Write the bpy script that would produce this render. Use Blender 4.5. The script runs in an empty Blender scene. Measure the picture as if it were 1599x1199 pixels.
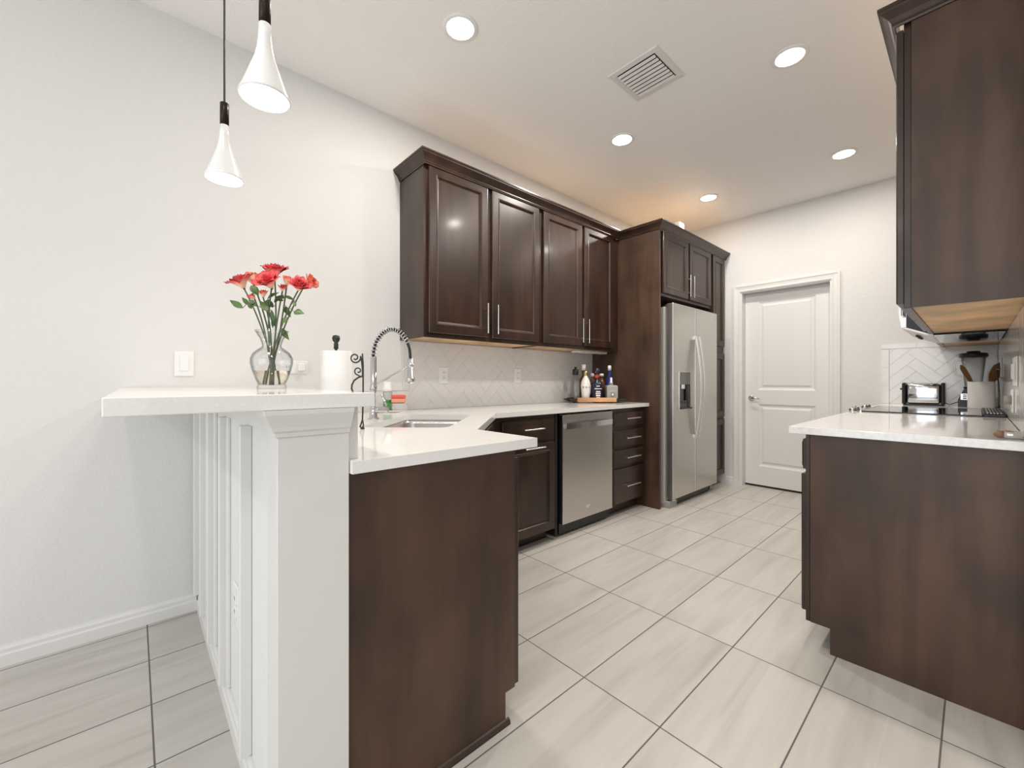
import bpy, bmesh, math, random
from mathutils import Vector, Matrix
random.seed(7)
sc = bpy.context.scene
COL = sc.collection
PI = math.pi

# ---------------------------------------------------------------- camera, world, lights, exposure
CAMX, CAMY, CAMZ, YAW, FPX, PPX, PPY = 2.5306, -1.3899, 1.1047, 0.8357, 653.0144, 799.5, 594.92
cd = bpy.data.cameras.new('camera'); cam = bpy.data.objects.new('camera', cd); COL.objects.link(cam)
cam.location = (CAMX, CAMY, CAMZ); cam.rotation_euler = (PI/2, 0, YAW)
cd.sensor_fit = 'HORIZONTAL'; cd.sensor_width = 36.0; cd.lens = FPX/1599*36
cd.shift_x = 0.0; cd.shift_y = (PPY-599.5)/1599; cd.clip_start = 0.02; cd.clip_end = 60
sc.camera = cam

w = bpy.data.worlds.new('world'); sc.world = w; w.use_nodes = True
w.node_tree.nodes['Background'].inputs[0].default_value = (0.80, 0.90, 1.0, 1)
w.node_tree.nodes['Background'].inputs[1].default_value = 0.6

sc.view_settings.view_transform = 'Standard'
sc.view_settings.look = 'None'
sc.view_settings.exposure = 0.30
sc.view_settings.gamma = 1.0
sc.view_settings.use_curve_mapping = False

def area(name, loc, rot, sx, sy, watts, col=(1, 1, 1), shape='RECTANGLE', spread=PI):
    l = bpy.data.lights.new(name, 'AREA'); l.shape = shape; l.size = sx; l.size_y = sy
    l.energy = watts; l.color = col; l.spread = spread
    o = bpy.data.objects.new(name, l); COL.objects.link(o); o.location = loc; o.rotation_euler = rot
    return o
# daylight through the living room glass behind the camera
area('rear_window_daylight', (2.9, -4.93, 1.25), (PI/2, 0, 0), 3.8, 2.2, 58, (0.90, 0.96, 1.0))
area('side_fill_light', (5.43, -2.4, 1.5), (PI/2, 0, PI/2), 2.2, 1.5, 7, (0.92, 0.97, 1.0))  # added fill lamp from the living room side, no window opening there

H = 2.822      # ceiling
YF = 3.372     # far wall
XR = 2.655     # right wall

# ---------------------------------------------------------------- helpers
def camrel(px, py, d):
    """point at depth d (metres along the view) seen at photo pixel (px, py)"""
    s, c = math.sin(YAW), math.cos(YAW)
    f = Vector((-s, c, 0)); r = Vector((c, s, 0))
    return Vector((CAMX, CAMY, CAMZ)) + f*d + r*(d*(px-PPX)/FPX) - Vector((0, 0, 1))*(d*(py-PPY)/FPX)

WM = {}
def thing(name, label, cat, loc=(0, 0, 0), rz=0.0, group=None):
    o = bpy.data.objects.new(name, None); COL.objects.link(o)
    o.empty_display_size = 0.05
    o.location = loc; o.rotation_euler = (0, 0, rz)
    o['label'] = label; o['category'] = cat
    if group: o['group'] = group
    WM[o.name] = Matrix.Translation(Vector(loc)) @ Matrix.Rotation(rz, 4, 'Z')
    return o

class MB:
    def __init__(s): s.bm = bmesh.new()
    def _add(s, geom_verts, M=None):
        if M is not None: bmesh.ops.transform(s.bm, matrix=M, verts=geom_verts)
    def box(s, x0, y0, z0, x1, y1, z1, bev=0.0, M=None, seg=1):
        r = bmesh.ops.create_cube(s.bm, size=1.0); vs = r['verts']
        for v in vs:
            v.co = Vector(((x0+x1)/2+v.co.x*(x1-x0), (y0+y1)/2+v.co.y*(y1-y0), (z0+z1)/2+v.co.z*(z1-z0)))
        if bev > 0:
            es = list({e for v in vs for e in v.link_edges})
            r = bmesh.ops.bevel(s.bm, geom=es, offset=bev, segments=seg, affect='EDGES', profile=0.5)
            vs = list({v for f in r['faces'] for v in f.verts} | {v for v in vs if v.is_valid})
            if M is not None:
                fs = set()
                st = [vs[0]]; seen = {vs[0]}
                while st:
                    q = st.pop()
                    for e in q.link_edges:
                        t = e.other_vert(q)
                        if t not in seen: seen.add(t); st.append(t)
                vs = list(seen)
        s._add(vs, M); return s
    def prism(s, poly, lo, hi, axis='z', M=None):
        def P(a, b, c):
            return {'z': (a, b, c), 'x': (c, a, b), 'y': (a, c, b)}[axis]
        b = [s.bm.verts.new(P(a, q, lo)) for a, q in poly]; t = [s.bm.verts.new(P(a, q, hi)) for a, q in poly]
        n = len(poly)
        s.bm.faces.new(b[::-1]); s.bm.faces.new(t)
        for i in range(n): s.bm.faces.new((b[i], b[(i+1) % n], t[(i+1) % n], t[i]))
        s._add(b+t, M); return s
    def lathe(s, prof, c=(0, 0, 0), seg=24, M=None, smooth=True, sx=1.0, sy=1.0):
        ph = PI/4 if seg == 4 else 0.0
        smooth = smooth and seg > 4
        rings = []; allv = []
        for r, z in prof:
            if r < 1e-6:
                v = [s.bm.verts.new((c[0], c[1], c[2]+z))]
            else:
                v = [s.bm.verts.new((c[0]+sx*r*math.cos(2*PI*k/seg+ph), c[1]+sy*r*math.sin(2*PI*k/seg+ph), c[2]+z)) for k in range(seg)]
            rings.append(v); allv += v
        for a, b in zip(rings, rings[1:]):
            for k in range(seg):
                k2 = (k+1) % seg
                if len(a) == 1 and len(b) == 1: continue
                if len(a) == 1: f = (a[0], b[k], b[k2])
                elif len(b) == 1: f = (a[k], a[k2], b[0])
                else: f = (a[k], a[k2], b[k2], b[k])
                try:
                    fc = s.bm.faces.new(f); fc.smooth = smooth
                except ValueError: pass
        s._add(allv, M); return s
    def cyl(s, a, b, r, seg=14, smooth=True, r2=None):
        a = Vector(a); b = Vector(b); d = b-a; L = d.length
        M = Matrix.Translation(a) @ d.to_track_quat('Z', 'Y').to_matrix().to_4x4()
        r2 = r if r2 is None else r2
        return s.lathe([(0, 0), (r, 0), (r, 1e-5), (r2, L-1e-5), (r2, L), (0, L)], seg=seg, M=M, smooth=smooth)
    def tube(s, pts, r, seg=8, closed=False):
        pts = [Vector(p) for p in pts]; n = len(pts); rings = []
        rr = r if isinstance(r, (list, tuple)) else [r]*n
        up = None
        for i, p in enumerate(pts):
            if closed: t = pts[(i+1) % n]-pts[i-1]
            else: t = pts[min(i+1, n-1)]-pts[max(i-1, 0)]
            t.normalize()
            if up is None:
                up = t.orthogonal().normalized()
            up = (up - t*up.dot(t)); up = up.normalized() if up.length > 1e-6 else t.orthogonal().normalized()
            sd = t.cross(up)
            rings.append([s.bm.verts.new(p+(up*math.cos(2*PI*k/seg)+sd*math.sin(2*PI*k/seg))*rr[i]) for k in range(seg)])
        m = n if closed else n-1
        for i in range(m):
            a, b = rings[i], rings[(i+1) % n]
            for k in range(seg):
                f = s.bm.faces.new((a[k], a[(k+1) % seg], b[(k+1) % seg], b[k])); f.smooth = True
        if not closed:
            s.bm.faces.new(rings[0][::-1]); s.bm.faces.new(rings[-1])
        return s
    def rings(s, w, h, prof, O, U, V, N, cap=True, backcap=True):
        """nested rectangles: list of (inset, height along N)"""
        O, U, V, N = Vector(O), Vector(U), Vector(V), Vector(N); L = []
        for i, d in prof:
            L.append([s.bm.verts.new(O+U*a+V*b+N*d) for a, b in ((i, i), (w-i, i), (w-i, h-i), (i, h-i))])
        for a, b in zip(L, L[1:]):
            for k in range(4): s.bm.faces.new((a[k], a[(k+1) % 4], b[(k+1) % 4], b[k]))
        if backcap: s.bm.faces.new(L[0][::-1])
        if cap: s.bm.faces.new(L[-1])
        return s
    def sweep(s, path, prof, closed=False):
        """sweep a profile (out, up) round a horizontal polyline with mitred corners; out is to the RIGHT of travel"""
        n = len(path); P = [Vector((a, b, 0)) for a, b, *_ in path]; z0 = path[0][2] if len(path[0]) > 2 else 0
        R = []
        for i in range(n):
            def nrm(a, b):
                d = (b-a).normalized(); return Vector((d.y, -d.x, 0))
            if 0 < i < n-1:
                n1, n2 = nrm(P[i-1], P[i]), nrm(P[i], P[i+1]); m = (n1+n2); m = m/(m.dot(n1))
            elif i == 0: m = nrm(P[0], P[1])
            else: m = nrm(P[-2], P[-1])
            R.append([s.bm.verts.new(P[i]+m*o+Vector((0, 0, z0+u))) for o, u in prof])
        k = len(prof)
        for a, b in zip(R, R[1:]):
            for j in range(k): s.bm.faces.new((a[j], a[(j+1) % k], b[(j+1) % k], b[j]))
        s.bm.faces.new(R[0][::-1]); s.bm.faces.new(R[-1]); return s
    def poly_hole(s, outer, hole, z0, z1):
        """slab with a hole"""
        def loop(pts): 
            v = [s.bm.verts.new((a, b, z1)) for a, b in pts]
            return v, [s.bm.edges.new((v[i], v[(i+1) % len(v)])) for i in range(len(v))]
        v1, e1 = loop(outer); v2, e2 = loop(hole)
        r = bmesh.ops.triangle_fill(s.bm, use_beauty=True, use_dissolve=False, edges=e1+e2)
        fs = [f for f in r['geom'] if isinstance(f, bmesh.types.BMFace)]
        e = bmesh.ops.extrude_face_region(s.bm, geom=fs)
        bmesh.ops.translate(s.bm, verts=[g for g in e['geom'] if isinstance(g, bmesh.types.BMVert)], vec=(0, 0, z0-z1))
        return s

def obj(name, mb, mat, parent=None, world=True, kind=None, label=None, recalc=True, sub=0):
    me = bpy.data.meshes.new(name)
    if recalc: bmesh.ops.recalc_face_normals(mb.bm, faces=mb.bm.faces)
    o = bpy.data.objects.new(name, me); COL.objects.link(o)
    if parent is not None:
        if world: bmesh.ops.transform(mb.bm, matrix=WM[parent.name].inverted(), verts=mb.bm.verts)
        o.parent = parent; WM[o.name] = WM[parent.name]
    else: WM[o.name] = Matrix.Identity(4)
    mb.bm.to_mesh(me); mb.bm.free()
    me.materials.append(mat)
    if kind: o['kind'] = kind
    if label: o['label'] = label
    if sub:
        m = o.modifiers.new('s', 'SUBSURF'); m.levels = sub; m.render_levels = sub
    return o
def struct(name, mb, mat): return obj(name, mb, mat, kind='structure')
def tag(o, label, cat, group=None):
    o['label'] = label; o['category'] = cat
    if group: o['group'] = group
    # move the origin to the base of the mesh
    me = o.data
    xs = [v.co for v in me.vertices]
    c = Vector((sum(v.x for v in xs)/len(xs), sum(v.y for v in xs)/len(xs), min(v.z for v in xs)))
    me.transform(Matrix.Translation(-c)); o.location = c; WM[o.name] = Matrix.Translation(c)
    return o
def dup(root, loc, rz=None, label=None):
    r = root.copy(); COL.objects.link(r); r.location = loc
    if rz is not None: r.rotation_euler = (0, 0, rz)
    if label: r['label'] = label
    WM[r.name] = Matrix.Translation(Vector(loc)) @ Matrix.Rotation(r.rotation_euler.z, 4, 'Z')
    def rec(a, b):
        for ch in list(a.children):
            c = ch.copy(); COL.objects.link(c); c.parent = b; rec(ch, c)
    rec(root, r)
    return r

# ---------------------------------------------------------------- materials
def mat(name, col, rough=0.5, metal=0.0, **k):
    m = bpy.data.materials.new(name); m.use_nodes = True
    b = m.node_tree.nodes['Principled BSDF']
    b.inputs['Base Color'].default_value = (*col, 1); b.inputs['Roughness'].default_value = rough
    b.inputs['Metallic'].default_value = metal
    for a, v in k.items(): b.inputs[a].default_value = v
    return m
def nodes(m): return m.node_tree.nodes, m.node_tree.links, m.node_tree.nodes['Principled BSDF']
def mapping(m, scale, coord='Object', rot=(0, 0, 0)):
    n, l, b = nodes(m)
    tc = n.new('ShaderNodeTexCoord'); mp = n.new('ShaderNodeMapping')
    mp.inputs['Scale'].default_value = scale; mp.inputs['Rotation'].default_value = rot
    l.new(tc.outputs[coord], mp.inputs['Vector']); return mp
def noise(m, mp, scale=5, detail=3, dist=0.0):
    n, l, b = nodes(m); t = n.new('ShaderNodeTexNoise')
    t.inputs['Scale'].default_value = scale; t.inputs['Detail'].default_value = detail; t.inputs['Distortion'].default_value = dist
    l.new(mp.outputs[0], t.inputs['Vector']); return t
def ramp(m, src, stops):
    n, l, b = nodes(m); r = n.new('ShaderNodeValToRGB')
    while len(r.color_ramp.elements) < len(stops): r.color_ramp.elements.new(0.5)
    for e, (p, c) in zip(r.color_ramp.elements, stops): e.position = p; e.color = (*c, 1)
    l.new(src, r.inputs[0]); return r
def bump(m, src, strength=0.1, dist=0.01):
    n, l, b = nodes(m); u = n.new('ShaderNodeBump'); u.inputs['Strength'].default_value = strength; u.inputs['Distance'].default_value = dist
    l.new(src, u.inputs['Height']); l.new(u.outputs[0], b.inputs['Normal'])
def mixc(m, fac, a, b_, mode='MIX'):
    n, l, b = nodes(m); x = n.new('ShaderNodeMix'); x.data_type = 'RGBA'; x.blend_type = mode
    for s_, v in ((0, fac), (6, a), (7, b_)):
        if isinstance(v, (int, float)): x.inputs[s_].default_value = v
        elif isinstance(v, tuple): x.inputs[s_].default_value = (*v, 1)
        else: l.new(v, x.inputs[s_])
    return x.outputs[2]

def wall_mat(name, col):
    m = mat(name, col, 0.75); mp = mapping(m, (1, 1, 1)); t = noise(m, mp, 90, 3); bump(m, t.outputs[0], 0.3, 0.006); return m
M_wall = wall_mat('wall_paint', (0.73, 0.715, 0.70))
M_ceil = wall_mat('ceiling_paint', (0.90, 0.885, 0.865))
M_white = mat('white_trim_paint', (0.75, 0.735, 0.715), 0.35)
M_doorw = mat('white_door_paint', (0.74, 0.73, 0.715), 0.4)
M_bar = wall_mat('bar_wall_paint', (0.76, 0.76, 0.755))

def floor_mat():
    m = mat('floor_tile', (0.6, 0.56, 0.5), 0.3); n, l, b = nodes(m)
    tc = n.new('ShaderNodeTexCoord'); sp = n.new('ShaderNodeSeparateXYZ'); l.new(tc.outputs['Object'], sp.inputs[0])
    def mth(op, a, v=None, c=None):
        x = n.new('ShaderNodeMath'); x.operation = op
        for i, q in enumerate((a, v, c)):
            if q is None: continue
            if isinstance(q, (int, float)): x.inputs[i].default_value = q
            else: l.new(q, x.inputs[i])
        return x.outputs[0]
    tx, ty, ox, oy = 0.3028, 0.6004, 1.8568, -0.1445
    ux = mth('DIVIDE', mth('SUBTRACT', sp.outputs[0], ox), tx); uy = mth('DIVIDE', mth('SUBTRACT', sp.outputs[1], oy), ty)
    fx = mth('FRACT', ux); fy = mth('FRACT', uy); ix = mth('FLOOR', ux); iy = mth('FLOOR', uy)
    ex = mth('MULTIPLY', mth('MINIMUM', fx, mth('SUBTRACT', 1.0, fx)), tx); ey = mth('MULTIPLY', mth('MINIMUM', fy, mth('SUBTRACT', 1.0, fy)), ty)
    e = mth('MINIMUM', ex, ey)
    g = n.new('ShaderNodeMapRange'); g.inputs['From Min'].default_value = 0.0019; g.inputs['From Max'].default_value = 0.0028
    l.new(e, g.inputs['Value']); G = g.outputs[0]
    # per-tile offset of the streak pattern
    cb = n.new('ShaderNodeCombineXYZ'); l.new(ix, cb.inputs[0]); l.new(iy, cb.inputs[1])
    wn = n.new('ShaderNodeTexWhiteNoise'); wn.noise_dimensions = '3D'; l.new(cb.outputs[0], wn.inputs[0])
    va = n.new('ShaderNodeVectorMath'); va.operation = 'MULTIPLY_ADD'
    l.new(wn.outputs['Color'], va.inputs[0]); va.inputs[1].default_value = (3, 3, 3); l.new(tc.outputs['Object'], va.inputs[2])
    mp = n.new('ShaderNodeMapping'); mp.inputs['Scale'].default_value = (14, 1.3, 1); mp.inputs['Rotation'].default_value = (0, 0, 0.1); l.new(va.outputs[0], mp.inputs[0])
    t = noise(m, mp, 1.0, 5, 0.6)
    r = ramp(m, t.outputs[0], [(0.25, (0.45, 0.415, 0.375)), (0.43, (0.535, 0.50, 0.458)), (0.6, (0.59, 0.555, 0.512)), (0.78, (0.52, 0.485, 0.442))])
    tint = ramp(m, wn.outputs['Value'], [(0, (0.96, 0.96, 0.96)), (1, (1, 1, 1))])
    c = mixc(m, 1.0, r.outputs[0], tint.outputs[0], 'MULTIPLY')
    c2 = mixc(m, G, (0.125, 0.115, 0.105), c)
    l.new(c2, b.inputs['Base Color'])
    rr = n.new('ShaderNodeMapRange'); rr.inputs['To Min'].default_value = 0.8; rr.inputs['To Max'].default_value = 0.33; l.new(G, rr.inputs['Value']); l.new(rr.outputs[0], b.inputs['Roughness'])
    bump(m, G, 0.3, 0.002)
    return m
M_floor = floor_mat()

def wood_mat(name, cols, rough, scale=(7, 7, 1.0), coat=0.0):
    m = mat(name, cols[0], rough); n, l, b = nodes(m); mp = mapping(m, scale)
    t = noise(m, mp, 1.6, 5, 0.4)
    mp2 = mapping(m, (1, 1, 0.8)); t2 = noise(m, mp2, 4.0, 2)
    r = ramp(m, t.outputs[0], [(0.28, cols[0]), (0.5, cols[1]), (0.75, cols[2])])
    r2 = ramp(m, t2.outputs[0], [(0.3, (0.62, 0.64, 0.66)), (0.7, (1.25, 1.2, 1.15))])
    l.new(mixc(m, 1.0, r.outputs[0], r2.outputs[0], 'MULTIPLY'), b.inputs['Base Color'])
    b.inputs['Coat Weight'].default_value = coat; b.inputs['Coat Roughness'].default_value = 0.12
    return m
M_wood = wood_mat('espresso_wood', [(0.022, 0.0095, 0.0055), (0.035, 0.0155, 0.009), (0.052, 0.025, 0.015)], 0.34, coat=0.1)
M_panel = wood_mat('espresso_veneer', [(0.042, 0.0195, 0.0112), (0.066, 0.0325, 0.0185), (0.092, 0.050, 0.030)], 0.45)
M_maple = wood_mat('maple_ply', [(0.63, 0.42, 0.23), (0.66, 0.45, 0.25), (0.68, 0.47, 0.265)], 0.55, (9, 1.5, 9))
M_oak = wood_mat('oak', [(0.50, 0.27, 0.12), (0.58, 0.33, 0.16), (0.64, 0.38, 0.19)], 0.45, (3, 12, 12))
M_spoon = wood_mat('spoon_wood', [(0.22, 0.10, 0.035), (0.30, 0.145, 0.05), (0.36, 0.18, 0.06)], 0.5)
M_toe = mat('toe_kick_wood', (0.012, 0.008, 0.006), 0.6)
M_dark = mat('dark_recess', (0.008, 0.007, 0.006), 0.7)

def quartz():
    m = mat('white_quartz', (0.83, 0.81, 0.79), 0.07); n, l, b = nodes(m); mp = mapping(m, (1, 1, 1))
    t = noise(m, mp, 160, 2); r = ramp(m, t.outputs[0], [(0.28, (0.81, 0.79, 0.77)), (0.40, (0.84, 0.82, 0.80)), (0.62, (0.85, 0.835, 0.815)), (0.72, (0.90, 0.89, 0.88))])
    l.new(r.outputs[0], b.inputs['Base Color']); return m
M_quartz = quartz()
def quartz2():
    m = mat('speckled_quartz', (0.8, 0.77, 0.75), 0.06); n, l, b = nodes(m); mp = mapping(m, (1, 1, 1))
    t = noise(m, mp, 55, 4); r = ramp(m, t.outputs[0], [(0.28, (0.75, 0.71, 0.695)), (0.45, (0.80, 0.77, 0.755)), (0.6, (0.84, 0.82, 0.81)), (0.75, (0.78, 0.745, 0.73))])
    l.new(r.outputs[0], b.inputs['Base Color']); return m
M_quartz2 = quartz2()

def steel(name, col=(0.60, 0.58, 0.55), rough=0.3, scale=(1, 60, 1)):
    m = mat(name, col, rough, 1.0); n, l, b = nodes(m); mp = mapping(m, scale)
    t = noise(m, mp, 6, 3); mr = n.new('ShaderNodeMapRange'); mr.inputs['To Min'].default_value = rough-0.06; mr.inputs['To Max'].default_value = rough+0.08
    l.new(t.outputs[0], mr.inputs['Value']); l.new(mr.outputs[0], b.inputs['Roughness']); return m
M_steel = steel('brushed_stainless')
M_steel2 = steel('smooth_stainless', (0.66, 0.65, 0.64), 0.22)
M_chrome = mat('chrome', (0.62, 0.62, 0.63), 0.08, 1.0)
M_satin = mat('satin_handle_steel', (0.80, 0.79, 0.77), 0.38, 0.6)
M_nickel = mat('satin_nickel', (0.72, 0.70, 0.68), 0.25, 1.0)
M_black = mat('black_plastic', (0.012, 0.012, 0.013), 0.35)
M_glassblk = mat('black_glass', (0.006, 0.006, 0.007), 0.05)
M_iron = mat('wrought_iron', (0.015, 0.022, 0.013), 0.45)
M_plate = mat('white_plastic', (0.83, 0.82, 0.80), 0.3)
M_grey = mat('grey_plastic', (0.30, 0.29, 0.28), 0.5)
M_slot = mat('slot_dark', (0.05, 0.045, 0.04), 0.6)
M_tile = mat('glazed_white_tile', (0.76, 0.745, 0.73), 0.10)
M_grout = mat('tile_grout', (0.58, 0.565, 0.55), 0.8)
M_grout2 = mat('pale_tile_grout', (0.72, 0.705, 0.69), 0.8)
def thin_glass(name, tint, ior=1.45):
    m = bpy.data.materials.new(name); m.use_nodes = True; n, l = m.node_tree.nodes, m.node_tree.links; n.clear()
    o = n.new('ShaderNodeOutputMaterial'); mx = n.new('ShaderNodeMixShader'); tr = n.new('ShaderNodeBsdfTransparent'); gl = n.new('ShaderNodeBsdfGlossy')
    tr.inputs[0].default_value = (*tint, 1); gl.inputs['Roughness'].default_value = 0.02; gl.inputs[0].default_value = (0.9, 0.9, 0.9, 1)
    lw = n.new('ShaderNodeLayerWeight'); lw.inputs[0].default_value = 0.5
    pw = n.new('ShaderNodeMath'); pw.operation = 'POWER'; pw.inputs[1].default_value = 4.0; l.new(lw.outputs['Facing'], pw.inputs[0])
    ma = n.new('ShaderNodeMath'); ma.operation = 'MULTIPLY_ADD'; ma.inputs[1].default_value = 0.6; ma.inputs[2].default_value = 0.035; l.new(pw.outputs[0], ma.inputs[0])
    rp = n.new('ShaderNodeValToRGB'); rp.color_ramp.elements[0].color = (*tint, 1); rp.color_ramp.elements[0].position = 0.45
    rp.color_ramp.elements[1].color = (0.50, 0.51, 0.51, 1); rp.color_ramp.elements[1].position = 0.97; l.new(lw.outputs['Facing'], rp.inputs[0]); l.new(rp.outputs[0], tr.inputs[0])
    l.new(ma.outputs[0], mx.inputs[0]); l.new(tr.outputs[0], mx.inputs[1]); l.new(gl.outputs[0], mx.inputs[2]); l.new(mx.outputs[0], o.inputs[0]); return m
M_glass = thin_glass('clear_glass', (0.965, 0.968, 0.968))
M_water = mat('vase_water', (1.0, 0.90, 0.76), 0.0, **{'Transmission Weight': 1.0, 'IOR': 1.33})
M_cer = mat('white_ceramic', (0.80, 0.79, 0.76), 0.3)
M_shade = mat('white_lacquer', (0.84, 0.83, 0.82), 0.18)
M_bronze = mat('dark_bronze', (0.02, 0.012, 0.009), 0.3, 0.6)
def emit(name, col, s):
    m = bpy.data.materials.new(name); m.use_nodes = True; n = m.node_tree.nodes; n.clear()
    e = n.new('ShaderNodeEmission'); o = n.new('ShaderNodeOutputMaterial'); e.inputs[0].default_value = (*col, 1); e.inputs[1].default_value = s
    m.node_tree.links.new(e.outputs[0], o.inputs[0]); return m
M_led = emit('led_lens', (1.0, 0.95, 0.88), 22.0)
M_bulb = emit('pendant_lens', (1.0, 0.95, 0.88), 8.0)
def paper():
    m = mat('paper_towel', (0.86, 0.855, 0.84), 0.9); n, l, b = nodes(m); mp = mapping(m, (1, 1, 1)); v = n.new('ShaderNodeTexVoronoi'); v.inputs['Scale'].default_value = 90
    l.new(mp.outputs[0], v.inputs['Vector']); bump(m, v.outputs[0], 0.4, 0.002); return m
M_paper = paper()

# ---------------------------------------------------------------- the room
b = MB(); b.box(0, -5.0, -0.1, 5.5, YF+0.4, 0); struct('floor', b, M_floor)
b = MB(); b.box(-0.1, -5.0, H, 5.5, YF+0.1, H+0.1); struct('ceiling', b, M_ceil)
b = MB(); b.box(-0.12, -5.0, 0, 0, YF, H); struct('wall_left', b, M_wall)
DX0, DX1, DZ = 0.872, 1.648, 2.04           # door opening
b = MB(); b.prism([(-0.12, 0), (DX0, 0), (DX0, DZ), (DX1, DZ), (DX1, 0), (XR+0.12, 0), (XR+0.12, H), (-0.12, H)], YF, YF+0.13, 'y'); struct('wall_far', b, M_wall)
b = MB(); b.box(XR, 0.55, 0, XR+0.12, YF, H); struct('wall_right', b, M_wall)
b = MB(); b.box(XR+0.12, 0.55, 0, 5.5, 0.67, H); struct('wall_partition', b, M_wall)
b = MB()
b.prism([(0, 0), (1.0, 0), (1.0, 2.35), (4.8, 2.35), (4.8, 0), (5.5, 0), (5.5, H), (0, H)], -5.12, -5.0, 'y'); struct('wall_rear', b, M_wall)
b = MB()
b.prism([(-5.0, 0), (0.67, 0), (0.67, H), (-5.0, H)], 5.5, 5.62, 'x'); struct('wall_living', b, M_wall)
b = MB()
for x0, x1 in ((1.0, 1.06), (2.87, 2.93), (4.74, 4.8)): b.box(x0, -5.09, 0, x1, -5.03, 2.35)
b.box(1.06, -5.09, 2.29, 4.74, -5.03, 2.35); struct('window_1', b, M_white)

BASE = [(0, 0), (0.015, 0), (0.015, 0.045), (0.011, 0.052), (0.011, 0.066), (0.006, 0.074), (0.004, 0.082), (0, 0.082)]
b = MB(); b.sweep([(0, -5.0), (0, -1.165)], [(o, u) for o, u in BASE]); struct('baseboard_left', b, M_white)
b = MB(); b.sweep([(0.725, YF), (0.812, YF)], BASE); struct('baseboard_far', b, M_white)
b = MB(); b.sweep([(1.714, YF), (2.03, YF)], BASE); struct('baseboard_far_right', b, M_white)

# interior door with two raised panels, casing and jamb
CAS = 0.066
def casing(mb):
    # mitred picture-frame casing on the far wall, faces -Y; profile (distance from inner edge, thickness)
    prof = [(0, 0), (0, 0.011), (0.012, 0.014), (0.02, 0.011), (0.044, 0.014), (0.054, 0.019), (CAS, 0.019), (CAS, 0)]
    path = [(DX0, 0), (DX0, DZ), (DX1, DZ), (DX1, 0)]
    dirs = [(-1, 0), (-1, 1), (1, 1), (1, 0)]
    R = []
    for (x, z), (dx, dz) in zip(path, dirs):
        R.append([mb.bm.verts.new((x+dx*o, YF-t, z+dz*o)) for o, t in prof])
    k = len(prof)
    for a, c in zip(R, R[1:]):
        for j in range(k): mb.bm.faces.new((a[j], a[(j+1) % k], c[(j+1) % k], c[j]))
    mb.bm.faces.new(R[0]); mb.bm.faces.new(R[-1])
b = MB(); casing(b); struct('trim_1', b, M_white)
b = MB()
b.box(DX0, YF, 0, DX0+0.012, YF+0.13, DZ); b.box(DX1-0.012, YF, 0, DX1, YF+0.13, DZ); b.box(DX0+0.012, YF, DZ-0.012, DX1-0.012, YF+0.13, DZ)
struct('trim_2', b, M_white)
b = MB()
d0, d1 = DX0+0.013, DX1-0.013; dy = YF+0.092; zb, zt = 0.020, DZ-0.016
def slab_panels(mb, x0, x1, z0, z1, y, panels, t=0.035):
    xs = [x0, panels[0][0], panels[0][1], x1]
    zs = sorted([z0, z1]+[q for p in panels for q in p[2:]])
    vv = {}
    def V(x, z, d=0): 
        k = (x, z, d)
        if k not in vv: vv[k] = mb.bm.verts.new((x, y+d, z))
        return vv[k]
    for i in range(3):
        for j in range(len(zs)-1):
            if i == 1 and any(abs(zs[j]-p[2]) < 1e-6 for p in panels): continue
            mb.bm.faces.new((V(xs[i], zs[j]), V(xs[i+1], zs[j]), V(xs[i+1], zs[j+1]), V(xs[i], zs[j+1])))
    for p in panels:
        pw, ph = p[1]-p[0], p[3]-p[2]
        mb.rings(pw, ph, [(0, 0), (0.006, -0.004), (0.02, -0.010), (0.034, -0.010), (0.05, -0.003)], (p[0], y, p[2]), (1, 0, 0), (0, 0, 1), (0, -1, 0), backcap=False)
    # sides and back
    mb.rings(x1-x0, z1-z0, [(0, t), (0, 0)], (x0, y, z0), (1, 0, 0), (0, 0, 1), (0, 1, 0), cap=False)
slab_panels(b, d0, d1, zb, zt, dy, [(d0+0.125, d1-0.125, 1.012, 1.935), (d0+0.125, d1-0.125, 0.215, 0.865)])
bmesh.ops.remove_doubles(b.bm, verts=b.bm.verts, dist=1e-5)
door = struct('door_1', b, M_doorw)
b = MB(); b.box(d0, dy+0.003, 0.001, d1, dy+0.030, 0.0195); obj('door_gap_shade', b, M_dark, door, label='dark strip standing in for shade under the door')  # near-black strip stands in for the shade in the gap below the door
b = MB(); b.lathe([(0, 0), (0.027, 0), (0.03, 0.004), (0.026, 0.010), (0.012, 0.012), (0.011, 0.036), (0, 0.036)], M=Matrix.Translation((0.945, dy, 0.925)) @ Matrix.Rotation(PI/2, 4, 'X'))
b.tube([(0.945, dy-0.036, 0.925), (0.955, dy-0.045, 0.926), (0.985, dy-0.05, 0.928), (1.02, dy-0.047, 0.922), (1.035, dy-0.045, 0.919)], [0.010, 0.010, 0.009, 0.007, 0.005], 10)
obj('door_handle', b, M_chrome, door)

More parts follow.
